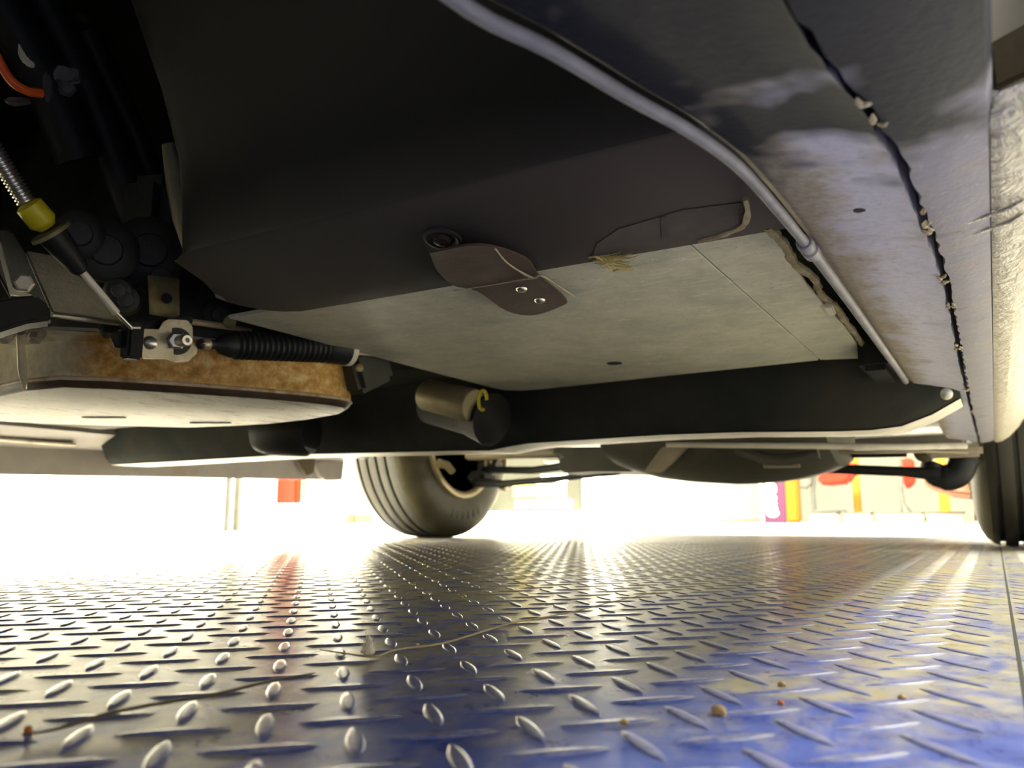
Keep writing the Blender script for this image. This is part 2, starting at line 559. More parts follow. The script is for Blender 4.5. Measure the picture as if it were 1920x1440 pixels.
tv = np.array([v.co[:] for v in tmp.data.vertices])
tf = [tuple(p.vertices) for p in tmp.data.polygons]
bpy.data.objects.remove(tmp)
tm = lug_mesh('mid_lug', True)
qv = np.array([v.co[:] for v in tm.data.vertices])
qf = [tuple(p.vertices) for p in tm.data.polygons]
bpy.data.objects.remove(tm)


def stuff_lugs(cc, bv, bf):
    V, F = [], []
    rot = [np.array([[math.cos(a), -math.sin(a), 0], [math.sin(a), math.cos(a), 0], [0, 0, 1]]) for a in ANG]
    rv = [bv @ r.T for r in rot]
    for n, (_, x, y, fam) in enumerate(cc):
        V.append(rv[fam] + np.array([x, y, 0]))
        b = n * len(bv)
        F += [tuple(i + b for i in q) for q in bf]
    return np.concatenate(V), F


V1, F1 = stuff_lugs(cells[300:3500], qv, qf)
V2, F2 = stuff_lugs(cells[3500:], tv, tf)
me = bpy.data.meshes.new('far_tread_lugs')
me.from_pydata(np.concatenate([V1, V2]).tolist(), [], F1 + [tuple(i + len(V1) for i in q) for q in F2])
me.materials.append(M['tread'])
me.shade_smooth()
o = bpy.data.objects.new('far_tread_lugs', me)
C.objects.link(o)
attach(o, fl)
tag(o, kind='stuff')
# butt joint between two sheets of the floor
jb = MB().box((JOINT, 4, .0001), (.0016, 12, .0004))
tag(jb.build('sheet_joint', M['greypost'], fl, smooth=0))

# ---- walls of the workshop
wl = MB().box((-3.32, 5, 1.7), (.12, 18, 3.4)).build('wall_left', M['wall'], smooth=0)
tag(wl, 'bright white workshop wall along the left', kind='structure')
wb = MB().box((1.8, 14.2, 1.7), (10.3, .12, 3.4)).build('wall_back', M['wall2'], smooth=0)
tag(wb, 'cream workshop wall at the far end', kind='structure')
bs = MB().box((-3.17, 5, .012), (.18, 18, .024)).build('baseboard_left', M['curb'], smooth=0)
tag(bs, 'low sandy concrete kerb along the white wall', kind='structure')

# ================================================================ THE CAR
car = thing('car', (-.73, .8, 0), 'underside of a champagne coloured car standing on the tread plate floor, seen from below', 'car')
AXY, TR = 2.12, .31

# ---- floor pan that closes the car from below
mb = MB()
mb.box((-.73, 2.05, .32), (1.42, 2.2, .02)).box((-1.22, .15, .232), (.42, 1.5, .02))
part(mb, 'floor_pan', 'floorpan', car, 'dark underside panel above the rear axle')
mb = MB().box((-.33, -.15, .62), (.42, 1.1, .02)).box((-1.15, -.15, .75), (.9, 1.1, .02)).box((-.73, -.72, .5), (1.5, .04, .5))
part(mb, 'engine_bay_cover', 'casing_dark', car)
mb = MB().loft([[Vector((x, y, z)) for x in (-1.5, -1.2, -.73, -.25, .02)] for y, z in ((-1.0, .40), (-1.2, .19), (-1.26, .19), (-1.30, .40))], closed=False)
part(mb, 'front_blocker', 'black', car)  # unseen skirt, added to block light from the front

# ---- toe board: big dark sheet, vertical in front, folding back to the flat plate
prof = [(.466, .2285), (.455, .229), (.44, .2315), (.41, .2385), (.366, .2483), (.3605, .2500), (.3590, .2535), (.356, .29), (.350, .325), (.330, .375), (.30, .43), (.25, .52), (.20, .62)]
xs = [-.514, -.5125, -.509, -.503, -.495, -.485, -.47, -.40, -.33, -.26, -.20, -.15, -.115, -.09, -.08]
rings = []
for x in xs:
    a = min(1, max(0, (-.462 - x) / .052))
    e = 1 - math.sqrt(max(0, 1 - a * a))              # quarter round corner
    rings.append([Vector((x, y + e * float(np.interp(i, [0, 2, 4, 6, 12], [-.052, -.025, .012, .046, .05])), z + e * float(np.interp(i, [0, 4, 8], [.006, .006, .0])))) for i, (y, z) in enumerate(prof)])
mb = MB().loft(rings, closed=False)
part(mb, 'toe_board', 'toe', car, 'large dark footwell panel folding down and back', smooth=25)
# inner side of the footwell, turning back along the tunnel
mb = MB().loft([[Vector((-.515, .50, .250)), Vector((-.515, .41, .262)), Vector((-.515, .405, .31)), Vector((-.515, .36, .44)), Vector((-.515, .27, .62))],
                [Vector((-.55, .95, .246)), Vector((-.55, .95, .27)), Vector((-.56, .95, .34)), Vector((-.56, .95, .44)), Vector((-.56, .95, .62))]], closed=False)
part(mb, 'tunnel_side', 'toe', car, smooth=60)
part(MB().tube([at(318, 270, X=-.545), at(335, 340, X=-.545), at(350, 410, X=-.545), at(362, 480, X=-.545)], [.006, .010, .011, .006], 14), 'tunnel_edge', 'gearbox', car, 'rounded edge of the tunnel, its lit tone painted dull olive', smooth=60)  # light catching the tunnel corner, painted as a paler strip
mb = MB().box((-.90, .45, .64), (.78, 1.1, .02)).box((-1.28, .2, .46), (.02, 1.6, .42)).box((-.93, 1.0, .48), (.75, .02, .34))
part(mb, 'tunnel_roof', 'casing_dark', car)

# hole with a raised rim in the folded band
hc = at(830, 446, Y=.4033)
nrm = Vector((0, -.22, -1)).normalized()
mb = MB().lathe([(0, .0125), (.0015, .0125), (.002, .0105), (.0005, .008), (-.006, .0065)], hc + nrm * .0002, nrm, 28)
h = part(mb, 'embossed_hole', 'toe', car)
part(MB().lathe([(0, .0052), (.003, .0052), (.0035, .004)], hc + nrm * .0006, nrm, 20), 'grommet', 'tab', h)

# mounting tab on the band
t = [at(805, 470, Z=.2275), at(820, 505, Z=.2265), at(850, 532, Z=.226), at(895, 543, Z=.2255), at(950, 580, Z=.225), at(1000, 588, Z=.225), at(1050, 572, Z=.2255), at(1062, 558, Z=.226), at(1010, 512, Z=.2265), at(985, 480, Z=.2275), at(900, 455, Z=.2285)]
t = spline(t + t[:1], 4)[:-1]
tb = part(MB().prism(t, (0, 0, -.0015)), 'mounting_tab', 'tab', car, 'reddish brown sheet metal tab with two rivets', bevel=.0004)
for px, py in ((978, 541), (1012, 562)):
    part(MB().lathe([(0, .0042), (.0012, .0040), (.0024, .0026), (.0028, 0)], at(px, py, Z=.2240), (0, 0, -1), 16), 'rivet', 'steel', tb)

# ---- flat plate under the floor, two sheets with a lap between them
ZP = .230
def flat(poly, z, th):
    return MB().prism([Vector((x, y, z)) for x, y in poly], (0, 0, th))
main = [(-.545, .455), (-.149, .455), (-.149, .897), (-.150, .905), (-.30, .915), (-.505, .932), (-.532, .930), (-.548, .915), (-.552, .89)]
fp = part(flat(main, ZP, .003), 'floor_plate', 'plate', car, 'flat grey scratched plate under the floor', bevel=.0006)
strip = [(-.1475, .455), (-.100, .462), (-.104, .60), (-.101, .75), (-.104, .915), (-.1475, .90)]
part(flat(strip, ZP - .0006, .003), 'side_strip', 'plate', fp, bevel=.0005)
# step of the plate at its right front corner
def on_band(px, py, off=.0003):
    """point on the folded band of the toe board"""
    py_, pz_ = [p[0] for p in prof[:6]][::-1], [p[1] for p in prof[:6]][::-1]
    lo, hi = .36, .47
    for _ in range(30):
        m = (lo + hi) / 2
        if at(px, py, Y=m).z < np.interp(m, py_, pz_): lo = m
        else: hi = m
    p = at(px, py, Y=lo)
    return Vector((p.x, p.y, p.z - off))
st = [on_band(x, y) for x, y in ((1110, 480), (1200, 467), (1290, 447), (1360, 436), (1384, 426), (1396, 405), (1390, 378), (1280, 392), (1160, 428), (1120, 455))]
part(MB().prism(st, (0, 0, -.0004)), 'step_piece', 'step', fp)
part(MB().prism([on_band(x, y, .0009) for x, y in ((1238, 405), (1250, 402), (1254, 440), (1241, 444))], (0, 0, -.0003)), 'step_notch', 'toe', fp)
# drain slot with a bare rim
sc = at(1152, 681, Z=ZP - .0002)
so = part(MB().lathe([(0, .0085), (-.0006, .008)], sc, (0, 0, 1), 18), 'drain_slot', 'dark_hole', fp)
so.scale = (1, 1, 1)
# ragged sealant bead along the right edge of the plate
pts = [at(x, y, Z=ZP - .002) for x, y in ((1398, 372), (1402, 400), (1392, 425), (1360, 438), (1310, 452))]
part(MB().tube(spline(pts, 5), [.0012 + .001 * random.random() for _ in range(21)], 8), 'sealant_smear', 'sealant', fp)
pts = [(-.100, .462), (-.0985, .50), (-.101, .54), (-.0965, .585), (-.100, .63), (-.0965, .68), (-.0975, .72), (-.0975, .78), (-.0985, .86), (-.1005, .925)]
sp = spline([Vector((x, y, ZP + .0006)) for x, y in pts], 7)
part(MB().tube(sp, [.0022 + .0018 * random.random() for _ in sp], 8, .8), 'sealant_bead', 'sealant', fp, 'ochre ragged bead of sealant')
part(MB().box(at(1556, 580, Z=.2275), (.007, .030, .004), Matrix.Rotation(R(4), 3, 'Z')), 'clip', 'cream', fp, bevel=.001)

# ---- right sill: inner sheet, crack, outer strip, rocker
YS = [-.62, -.4, -.2, -.05, .05, .12, .17, .20, .24, .27, .31, .36, .43, .50, .56, .65, .75, .85, 1.0, 1.2, 1.45, 1.7]
edge_y = [-.62, .05, .171, .20, .239, .27, .311, .364, .428, .556, .848, 1.7]
edge_x = [-.16, -.125, -.110, -.100, -.090, -.081, -.0735, -.0705, -.0685, -.0672, -.0655, -.063]
seam_y = [-.62, .1, .228, .264, .286, .334, .372, .422, .494, .609, .785, 1.048, 1.371, 1.7]
seam_x = [-.07, -.045, -.033, -.026, -.0235, -.0195, -.0185, -.0155, -.0140, -.0135, -.0150, -.0155, -.0145, -.0145]
ex = lambda y: float(np.interp(y, edge_y, edge_x))
sx = lambda y: float(np.interp(y, seam_y, seam_x))
rj = random.Random(8)
ydense = [-.62, -.3, 0, .1] + [.16 + .008 * k for k in range(110)] + [1.05 + .03 * k for k in range(22)]
rings, wall = [], []
for y in ydense:
    gp_ = float(np.interp(y, [.2, .26, .34], [.0003, .0010, .0017]))
    e, s = ex(y), sx(y) - gp_ + rj.uniform(-.0010, .0005)
    sag = .0035 * math.exp(-((y - .5) / .5) ** 2)
    wall.append([Vector((e - .022, y, .40)), Vector((e - .020, y, .30)), Vector((e - .013, y, .235)), Vector((e - .0035, y, .2095))])
    rings.append([Vector((e - .004, y, .2095)), Vector((e + .0015, y, .2052)), Vector((e + .005, y, .2045)),
                  Vector((e + (s - e) * .35, y, .2028)), Vector((e + (s - e) * .7, y, .2000)), Vector((s - .002, y, .1966)), Vector((s, y, .1955)), Vector((s, y, .206)), Vector((s, y, .25))])
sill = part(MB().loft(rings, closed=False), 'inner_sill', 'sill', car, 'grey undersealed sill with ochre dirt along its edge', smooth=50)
part(MB().loft(wall, closed=False), 'sill_wall', 'gap', sill, 'dark teal inner wall of the sill')
rings = []
for y in [q for q in ydense if q > -.3]:
    s = sx(y) + float(np.interp(y, [.2, .26, .34], [.0003, .0010, .0017])) + rj.uniform(-.0008, .0016)
    rings.append([Vector((s, y, .25)), Vector((s, y, .203)), Vector((s, y, .1950)), Vector((s + .003, y, .1948)), Vector((s + (.0085 - s) * .6, y, .1962)), Vector((.0085, y, .1985)), Vector((.0105, y, .204)), Vector((.0105, y, .26)), Vector((.0105, y, .6))])
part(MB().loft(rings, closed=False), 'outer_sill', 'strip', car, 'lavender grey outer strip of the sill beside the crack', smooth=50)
part(MB().box((-.02, .55, .218), (.03, 2.3, .004)), 'seam_backing', 'dark_hole', car)
# burrs of sealant across the crack
for y0, y1 in ((.262, .285), (.365, .40), (.398, .412), (.488, .508), (.56, .575), (.70, .72), (.95, 1.0), (1.15, 1.2)):
    for q in range(4):
        y = rj.uniform(y0, y1)
        p = Vector((sx(y) + rj.uniform(-.002, .002), y, .1955))
        a = rj.uniform(0, PI)
        d = Vector((math.cos(a) * .0018, math.sin(a) * .004, 0))
        part(MB().tube([p - d, p - d * .3 + Vector((0, 0, -.0006)), p + d * .4, p + d], [.0004, .0011, .0013, .0004], 6), 'sealant_burr', 'sealant', sill)
# drain plug in the sill
part(MB().lathe([(0, .0028), (-.0006, .0026)], at(1612, 393, Z=.2013), (0, 0, 1), 16), 'drain_hole', 'dark_hole', sill)

# stone chip coated rocker outside the strip
rings = []
for y in [.299, .303, .311, .325] + [.34 + .03 * k for k in range(46)] + [1.73]:
    e = max(0, (.325 - y) / .026)
    z0 = .006 * e * e
    rings.append([Vector((.0095, y, .200 + z0)), Vector((.013, y, .1985 + z0)), Vector((.022, y, .2005 + z0)), Vector((.034, y, .2085 + z0)), Vector((.050, y, .2255 + z0)), Vector((.068, y, .254 + z0)), Vector((.085, y, .295)), Vector((.098, y, .345)), Vector((.105, y, .40))])
rk = part(MB().loft(rings, closed=False), 'rocker', 'rocker', car, 'bright cream stone chip coated rocker panel', smooth=60)
for k, (y, l) in enumerate(((.408, .030), (.428, .034))):
    pts = spline([Vector((-.012, y + .004, .1950)), Vector((.006, y, .1975)), Vector((.02, y - .006, .1995)), Vector((.035, y - .02, .2085))], 4)
    part(MB().tube(pts, [.0002 + .0010 * math.sin(PI * q / 12) for q in range(13)], 6, .6), 'wrinkle', 'rocker', rk)
# closing panel of the front wheel arch
mb = MB().loft([[Vector((.0112, .322, .215)), Vector((.108, .47, .28))], [Vector((.0112, .326, .26)), Vector((.108, .48, .33))], [Vector((.0112, .27, .70)), Vector((.108, .40, .70))]], closed=False)
part(mb, 'arch_panel', 'body', car, 'cream closing panel of the front wheel arch')
mb = MB().prism([Vector((.0115, .312, .212)), Vector((.026, .312, .216)), Vector((.028, .313, .236)), Vector((.0115, .313, .230))], (0, .003, 0))
part(mb, 'mud_patch', 'brown', car, bevel=.001)
mb = MB().loft([[Vector((.0125, 1.50, .20)), Vector((.105, 1.62, .25))], [Vector((.0125, 1.74, .205)), Vector((.105, 1.74, .42))]], closed=False)
# rear closing of the rocker, dark
mb = MB().prism([Vector((.012, 1.735, .20)), Vector((.04, 1.735, .21)), Vector((.10, 1.735, .33)), Vector((.105, 1.735, .42)), Vector((.012, 1.735, .42))], (0, .006, 0))
part(mb, 'rear_arch_liner', 'brown', car)

# pipe along the sill with its union
pe = [(y, x) for y, x in zip(edge_y, edge_x)]
pts = [Vector((ex(y) - .0042, y, .2035)) for y in (-.3, -.1, .05, .12, .171, .20, .239, .27, .311, .364, .400, .428)]
pp = part(MB().tube(spline(pts, 4), .0025, 12), 'fuel_pipe', 'pipe', car, 'light grey pipe running along the sill')
j = Vector((ex(.43) - .0045, .432, .2035))
dj = Vector((.002, .1, 0)).normalized()
part(MB().lathe([(-.012, .0036), (-.011, .0042), (-.006, .0044), (-.004, .0036), (0, .0036), (.001, .0046), (.010, .0044), (.014, .0032)], j, dj, 16), 'pipe_union', 'pipe', pp)
pts = [Vector((ex(y) - .0040, y, .2040)) for y in (.435, .5, .556, .65, .75, .848, .93)]
part(MB().tube(spline(pts, 4), .0031, 12), 'lower_pipe', 'pipe', pp)
part(MB().box((-.092, .70, .262), (.06, .56, .004)), 'gap_shade_sheet', 'gap', car)  # dark sheet added above the open gap to stand for its shade
# black block filling the gap where the pipe meets the cross beam
mb = MB().box((-.088, .885, .226), (.03, .10, .045))
part(mb, 'gap_block', 'black', car, bevel=.006)

# ---- cross beam: black pressed beam, pale flange below, tapering up at the right
def beam_ring(x):
    zb = float(np.interp(x, [-1.5, -1.30, -1.0, -.66, -.60, -.55, -.30, -.15, -.09, -.06, -.02], [.163, .163, .165, .158, .156, .163, .166, .159, .159, .168, .192]))
    yb = float(np.interp(x, [-1.5, -.15, -.08, -.02], [.955, .955, .965, .985]))
    zt = float(np.interp(x, [-1.5, -.62, -.52, -.10, -.02], [.34, .34, .30, .27, .235]))
    h = .6
    return [Vector((x, yb - .02, zt)), Vector((x, yb - .022, zb + .058)), Vector((x, yb - .014, zb + .034)), Vector((x, yb - .006, zb + .014)), Vector((x, yb + .004, zb + .003)), Vector((x, yb + .012, zb)),
            Vector((x, yb + .09, zb + .001)), Vector((x, yb + .097, zb + .006)), Vector((x, yb + .09, zb + .03)), Vector((x, yb + .09, zt))]
bx = [-1.46, -1.40, -1.25, -1.1, -1.0, -.9, -.8, -.72, -.66, -.63, -.60, -.57, -.54, -.45, -.35, -.25, -.18, -.14, -.11, -.08, -.05, -.022]
mb = MB().loft([[Vector((x, y, z)) for x in (-1.5, -1.1, -.73, -.36, .02)] for y, z in ((2.78, .70), (2.80, .275), (2.84, .265), (2.90, .40))], closed=False)
part(mb, 'rear_valance', 'floorpan', car)
mb = MB().box((-.16, 1.55, .262), (.28, .85, .012))
part(mb, 'rear_side_pan', 'floorpan', car)
bm_ = part(MB().loft([beam_ring(x) for x in bx]), 'cross_beam', 'beam', car, 'black pressed steel cross beam', smooth=50)
fr = []
for x in bx:
    r = beam_ring(x)
    fr.append([r[5] + Vector((0, -.004, -.0006)), (r[5] + r[6]) / 2 + Vector((0, 0, -.0012)), r[6] + Vector((0, 0, -.0008)), r[7] + Vector((0, .001, 0))])
part(MB().loft(fr, closed=False), 'beam_flange', 'flange', bm_, 'underside of the beam, floor light painted pale', smooth=60)
part(MB().lathe([(0, .006), (.004, .006), (.005, .004)], at(1775, 738, Y=.955), (0, -1, -.3), 14), 'beam_bolt', 'steel', bm_)
# end flange of the beam at the far sill

# bush that carries the gearbox mount
b0, b1 = at(800, 742, Y=.865), at(912, 768, Y=.845)
ax = (b1 - b0).normalized()
bush = part(MB().lathe([(-.02, .020), (-.018, .026), (.06, .027), (.075, .030), (.10, .034), (.100, .030), (.106, .022), (.106, .0)], b0 + Vector((0, .03, -.012)), ax, 36), 'mount_bush', 'black', car, 'black rubber mount on the beam')
part(MB().lathe([(0, .0195), (.001, .0205), (.088, .0215), (.090, .020), (.090, .008)], b0 + Vector((0, .0, .001)), ax, 32), 'bush_sleeve', 'hub', bush, 'dull grey metal sleeve')
rc = b1 + Vector((.002, -.012, .010))
ring = [rc + Vector((math.cos(2 * PI * k / 20) * .006, 0, math.sin(2 * PI * k / 20) * .012)) for k in range(17)]
part(MB().tube(ring, .0022, 8), 'yellow_clip', 'yellow', bush, 'yellow clip')
part(MB().lathe([(-.03, 0), (-.03, .03), (-.01, .036), (.05, .036), (.06, .03), (.06, 0)], at(520, 810, Y=.88), (1, .25, -.05), 28), 'gearbox_mount', 'rubber', car)
part(MB().loft([[Vector((-1.05, .80, .245)), Vector((-.50, .86, .262)), Vector((-.50, .93, .262)), Vector((-1.05, .93, .245))], [Vector((-1.05, .80, .33)), Vector((-.50, .86, .33)), Vector((-.50, .93, .33)), Vector((-1.05, .93, .33))]]), 'mount_bracket', 'casing_dark', car)

# ---- oil pan
bot = [(-1.02, .44), (-.93, .40), (-.86, .415), (-.817, .419), (-.76, .412), (-.709, .417), (-.68, .445), (-.65, .489), (-.62, .541), (-.596, .591), (-.586, .625), (-.588, .645), (-.600, .662), (-.633, .686), (-.70, .706), (-.77, .714), (-.83, .707), (-.892, .69), (-.95, .635), (-1.01, .571), (-1.04, .50)]
cx, cy = np.mean([p[0] for p in bot]), np.mean([p[1] for p in bot])
def loop(k, z):
    out = []
    for x, y in bot:
        d = Vector((x - cx, y - cy, 0)).normalized()
        out.append(Vector((x, y, z)) + d * k)
    return out
ridge = part(MB().loft([loop(.0074, .1843), loop(.0090, .1852), loop(.0094, .1866), loop(.0086, .1880), loop(.0072, .1890)], caps=False), 'pan_ridge', 'ridge', None)
pan = part(MB().loft([loop(-.001, .180), loop(.0072, .1850), loop(.0078, .1880), loop(.0074, .193), loop(.007, .205), loop(.008, .220), loop(.014, .2225), loop(.020, .2235), loop(.020, .2265)]), 'oil_pan', 'pan', car, 'rusty brown steel gearbox oil pan with pale scuffed bottom', smooth=50)
part(MB().loft([loop(-.0015, .1782), loop(.0015, .1788)]), 'pan_bottom', 'panbottom', pan, 'cream scuffed flat bottom')
part(MB().loft([loop(.0012, .1786), loop(.0035, .1794), loop(.0060, .1818), loop(.0078, .1846)], caps=False), 'pan_lip', 'lip', pan, 'dark maroon rounded lip')
attach(ridge, pan)
part(MB().loft([loop(.012, .2268), loop(.022, .2268), loop(.022, .2295), loop(.012, .2295)]), 'gasket_flange', 'steel', pan, 'bright metal edge of the flange')
for px, py in ((195, 783), (395, 793)):
    part(MB().box(at(px, py, Z=.1775), (.05, .006, .0008), Matrix.Rotation(R(-30 + 60), 3, 'Z')), 'drain_slit', 'dark_hole', pan, bevel=.0003)
for px, py in ((203, 630), (67, 640), (10, 640)):
    p = at(px, py, X=-.63 if px > 100 else -.68)
    part(MB().lathe([(0, .008), (.003, .008), (.0035, .0058), (.009, .0055), (.010, .004)], p + Vector((0, 0, .008)), (.35, -.35, -1), 6), 'pan_bolt', 'casing_dark' if px > 100 else 'zinc', pan, smooth=20)
# front rib of the pan
part(MB().tube([at(38, 625, X=-.70), at(42, 690, X=-.72), at(46, 728, X=-.74)], [.003, .004, .002], 8), 'pan_rib', 'pan', pan)

# ---- gearbox above the pan
gb = part(MB().loft([loop(.010, .2296), loop(.012, .25), loop(-.005, .30), loop(-.06, .40), loop(-.10, .50)]), 'gearbox', 'casing_dark', car, 'dark gearbox casting above the oil pan', smooth=50)
gp = [at(45, 468, X=-.615), at(100, 478, X=-.615), at(165, 530, X=-.615), at(215, 585, X=-.615), at(240, 606, X=-.615), at(150, 596, X=-.615), at(97, 588, X=-.615)]
part(MB().prism(gp, (-.012, .008, 0)), 'casing_wall', 'gearbox', gb, 'olive grey flat side of the gearbox', bevel=.002)
part(MB().tube([at(97, 590, X=-.612), at(150, 596, X=-.612), at(222, 607, X=-.612)], [.0022, .0028, .0016], 8), 'casing_edge', 'steel', gb)
part(MB().tube([at(358, 603, X=-.60), at(410, 610, X=-.60), at(470, 620, X=-.60)], [.003, .003, .002], 8), 'casing_edge', 'exhaust', gb)
part(MB().lathe([(0, .006), (.005, .006), (.006, .003)], at(428, 603, X=-.598), (1, -.4, -.3), 12), 'casing_bolt', 'olive', gb)
for px, py, r in ((222, 545, .012), (235, 562, .014), (300, 520, .018), (200, 470, .026), (280, 470, .03), (150, 440, .02), (410, 590, .016)):
    p = at(px, py, X=-.625)
    part(MB().lathe([(-.03, r), (0, r), (.004, r * .8), (.005, r * .5), (.012, r * .45), (.013, 0)], p, (.8, -.5, -.2), 16), 'casting_boss', 'casing_dark', gb)
part(MB().box(at(318, 470, X=-.66), (.05, .10, .12), Matrix.Rotation(R(20), 3, 'Z')), 'servo_housing', 'casing_dark', gb, bevel=.012)
ob = [at(277, 515, X=-.605), at(336, 522, X=-.605), at(337, 590, X=-.605), at(325, 596, X=-.605), at(280, 588, X=-.605)]
tbk = part(MB().prism(ob, (-.003, .002, 0)), 'olive_bracket', 'olive', gb, 'olive sheet metal bracket', bevel=.0006)
part(MB().lathe([(0, .0045), (.002, .0045)], at(312, 560, X=-.604), (1, -.5, 0), 12), 'bracket_hole', 'dark_hole', tbk)

# selector lever plate
XL = -.583
lp = [(258, 622), (262, 616), (298, 617), (305, 603), (316, 598), (352, 600), (361, 612), (362, 640), (372, 652), (369, 662), (352, 678), (330, 679), (310, 672), (268, 672), (259, 655)]
lev = part(MB().prism([at(x, y, X=XL) for x, y in lp], (-.0028, .002, 0)), 'selector_lever', 'zinc', car, 'zinc plated selector lever plate with stud and rivet', bevel=.0006)
LN = Vector((.80, -.58, -.1))
part(MB().lathe([(-.001, .0055), (.0015, .0055), (.003, .004), (.0034, 0)], at(281, 643, X=XL + .001), LN, 18), 'rivet', 'steel', lev)
sc = at(332, 640, X=XL + .001)
part(MB().lathe([(0, .0115), (.0012, .0115), (.0014, .006)], sc, LN, 24), 'washer', 'casing_dark', lev)
part(MB().lathe([(.001, .0078), (.006, .0078), (.007, .006)], sc, LN, 6), 'hex_nut', 'steel', lev, smooth=20)
part(MB().lathe([(.004, .005), (.019, .005), (.020, .0042), (.020, .002), (.018, 0)], sc, LN + Vector((.15, .35, 0)), 18), 'stud', 'steel', lev)
part(MB().box(at(248, 640, X=XL - .004), (.012, .014, .03)), 'lever_arm', 'black', lev, bevel=.002)
part(MB().prism([at(x, y, X=XL - .006) for x, y in ((205, 625), (300, 600), (360, 590), (362, 605), (300, 618), (250, 660), (215, 650))], (-.006, .004, 0)), 'lever_back', 'black', lev, bevel=.001)

# corrugated boot
bA, bB = at(372, 645, X=-.582), at(650, 654, X=-.555)
d = (bB - bA)
Lb = d.length
pr = [(0, 0), (0, .004), (.006, .0055), (.010, .0045), (.016, .004), (.02, .008), (.03, .0115)]
nrib = 17
for k in range(nrib):
    s0 = .034 + (Lb - .062) * k / nrib
    w = (Lb - .062) / nrib
    r = .0122 + .0018 * k / nrib
    pr += [(s0, r - .0014), (s0 + w * .3, r + .0008), (s0 + w * .65, r + .0008), (s0 + w * .95, r - .0014)]
pr += [(Lb - .026, .0145), (Lb - .006, .0165), (Lb - .002, .0168), (Lb, .0155), (Lb, .006)]
boot = part(MB().lathe(pr, bA, d, 28), 'cable_boot', 'rubber', car, 'black ribbed rubber boot on the selector cable', smooth=50)
part(MB().lathe([(-.004, .0045), (0, .0058), (.004, .005), (.010, .0005)], bA + d.normalized() * .006, d, 12), 'cable_tip', 'zinc', boot)
part(MB().lathe([(-.004, .0172), (0, .0178), (.002, .0178), (.0025, .0165), (-.004, .0165)], bB, d, 28), 'boot_ring', 'cream', boot, 'cream ring at the end of the boot')
part(MB().tube([bB, bB + Vector((.01, .03, .004)), bB + Vector((.02, .07, .012))], [.006, .0075, .006], 10), 'cable_end', 'cream', boot)
part(MB().box(at(685, 690, X=-.575), (.03, .06, .045), Matrix.Rotation(R(25), 3, 'X')), 'cable_bracket', 'casing_dark', boot, bevel=.006)
part(MB().lathe([(0, .0045), (.003, .0045), (.004, .003)], at(672, 690, X=-.555), (1, -.4, 0), 12), 'bracket_bolt', 'olive', boot)
part(MB().box(at(705, 672, X=-.575), (.02, .04, .03), Matrix.Rotation(R(40), 3, 'X')), 'bracket_block', 'casing_dark', boot, bevel=.008)

# selector cable coming down from the left
XC = -.575
c = lambda x, y, dx=0: at(x, y, X=XC + dx)
cab = part(MB().tube([c(146, 500), c(182, 543), c(219, 587)], .0029, 12), 'cable_sleeve', 'cream', car, 'pale sleeve of the control cable')
part(MB().tube([c(217, 585), c(246, 614)], .0019, 10), 'cable_core', 'steel', cab)
part(MB().tube([c(246, 614), c(262, 614)], .0016, 8), 'cable_pin', 'steel', cab)
part(MB().lathe([(0, .0105), (.012, .0095), (.03, .0065), (.033, .0045), (.033, .001)], c(98, 440), c(146, 500) - c(98, 440), 18), 'cable_gaiter', 'rubber', cab)
dd = (c(95, 432) - c(70, 400))
part(MB().lathe([(0, .004), (.0005, .0145), (.003, .0150), (.0035, .010), (.006, .010), (.0065, .005)], c(92, 432), dd + Vector((.0, 0, .0)), 24), 'cable_collar', 'hub', cab)
part(MB().lathe([(0, .006), (.002, .0095), (.016, .0100), (.018, .0085), (.021, .006)], c(50, 380), c(92, 430) - c(50, 380), 12), 'yellow_ferrule', 'yellow', cab, 'yellow plastic ferrule')
hp, hq = c(-60, 205), c(50, 380)
hd = hq - hp
pr = [(0, .003)]
nn = 26
for k in range(nn):
    s0 = hd.length * k / nn; w = hd.length / nn
    pr += [(s0 + w * .05, .0050), (s0 + w * .3, .0066), (s0 + w * .7, .0066), (s0 + w * .95, .0050)]
pr += [(hd.length, .003)]
part(MB().lathe(pr, hp, hd, 14), 'corrugated_hose', 'steel', cab, 'silver corrugated hose')

# dark bracket with a bright edge at the far left
mb = MB().prism([at(x, y, X=-.56) for x, y in ((-40, 590), (0, 560), (28, 555), (66, 552), (93, 572), (95, 600), (50, 606), (0, 622), (-40, 630))], (-.02, .012, 0))
lb = part(mb, 'left_bracket', 'black', car, 'black bracket with bright steel edge', bevel=.002)
part(MB().prism([at(x, y, X=-.562) for x, y in ((-12, 440), (2, 455), (24, 540), (60, 552), (62, 560), (18, 553))], (-.003, .002, 0)), 'bright_edge', 'steel', lb, bevel=.0005)
part(MB().lathe([(0, .0065), (.004, .0065), (.005, .005)], at(46, 532, X=-.562), (.8, -.5, -.1), 6), 'bracket_bolt', 'zinc', lb, smooth=20)
part(MB().prism([at(x, y, X=-.60) for x, y in ((-30, 430), (20, 430), (45, 470), (95, 585), (20, 560), (-30, 470))], (-.012, .008, 0)), 'bracket_web', 'casing_dark', lb, bevel=.002)

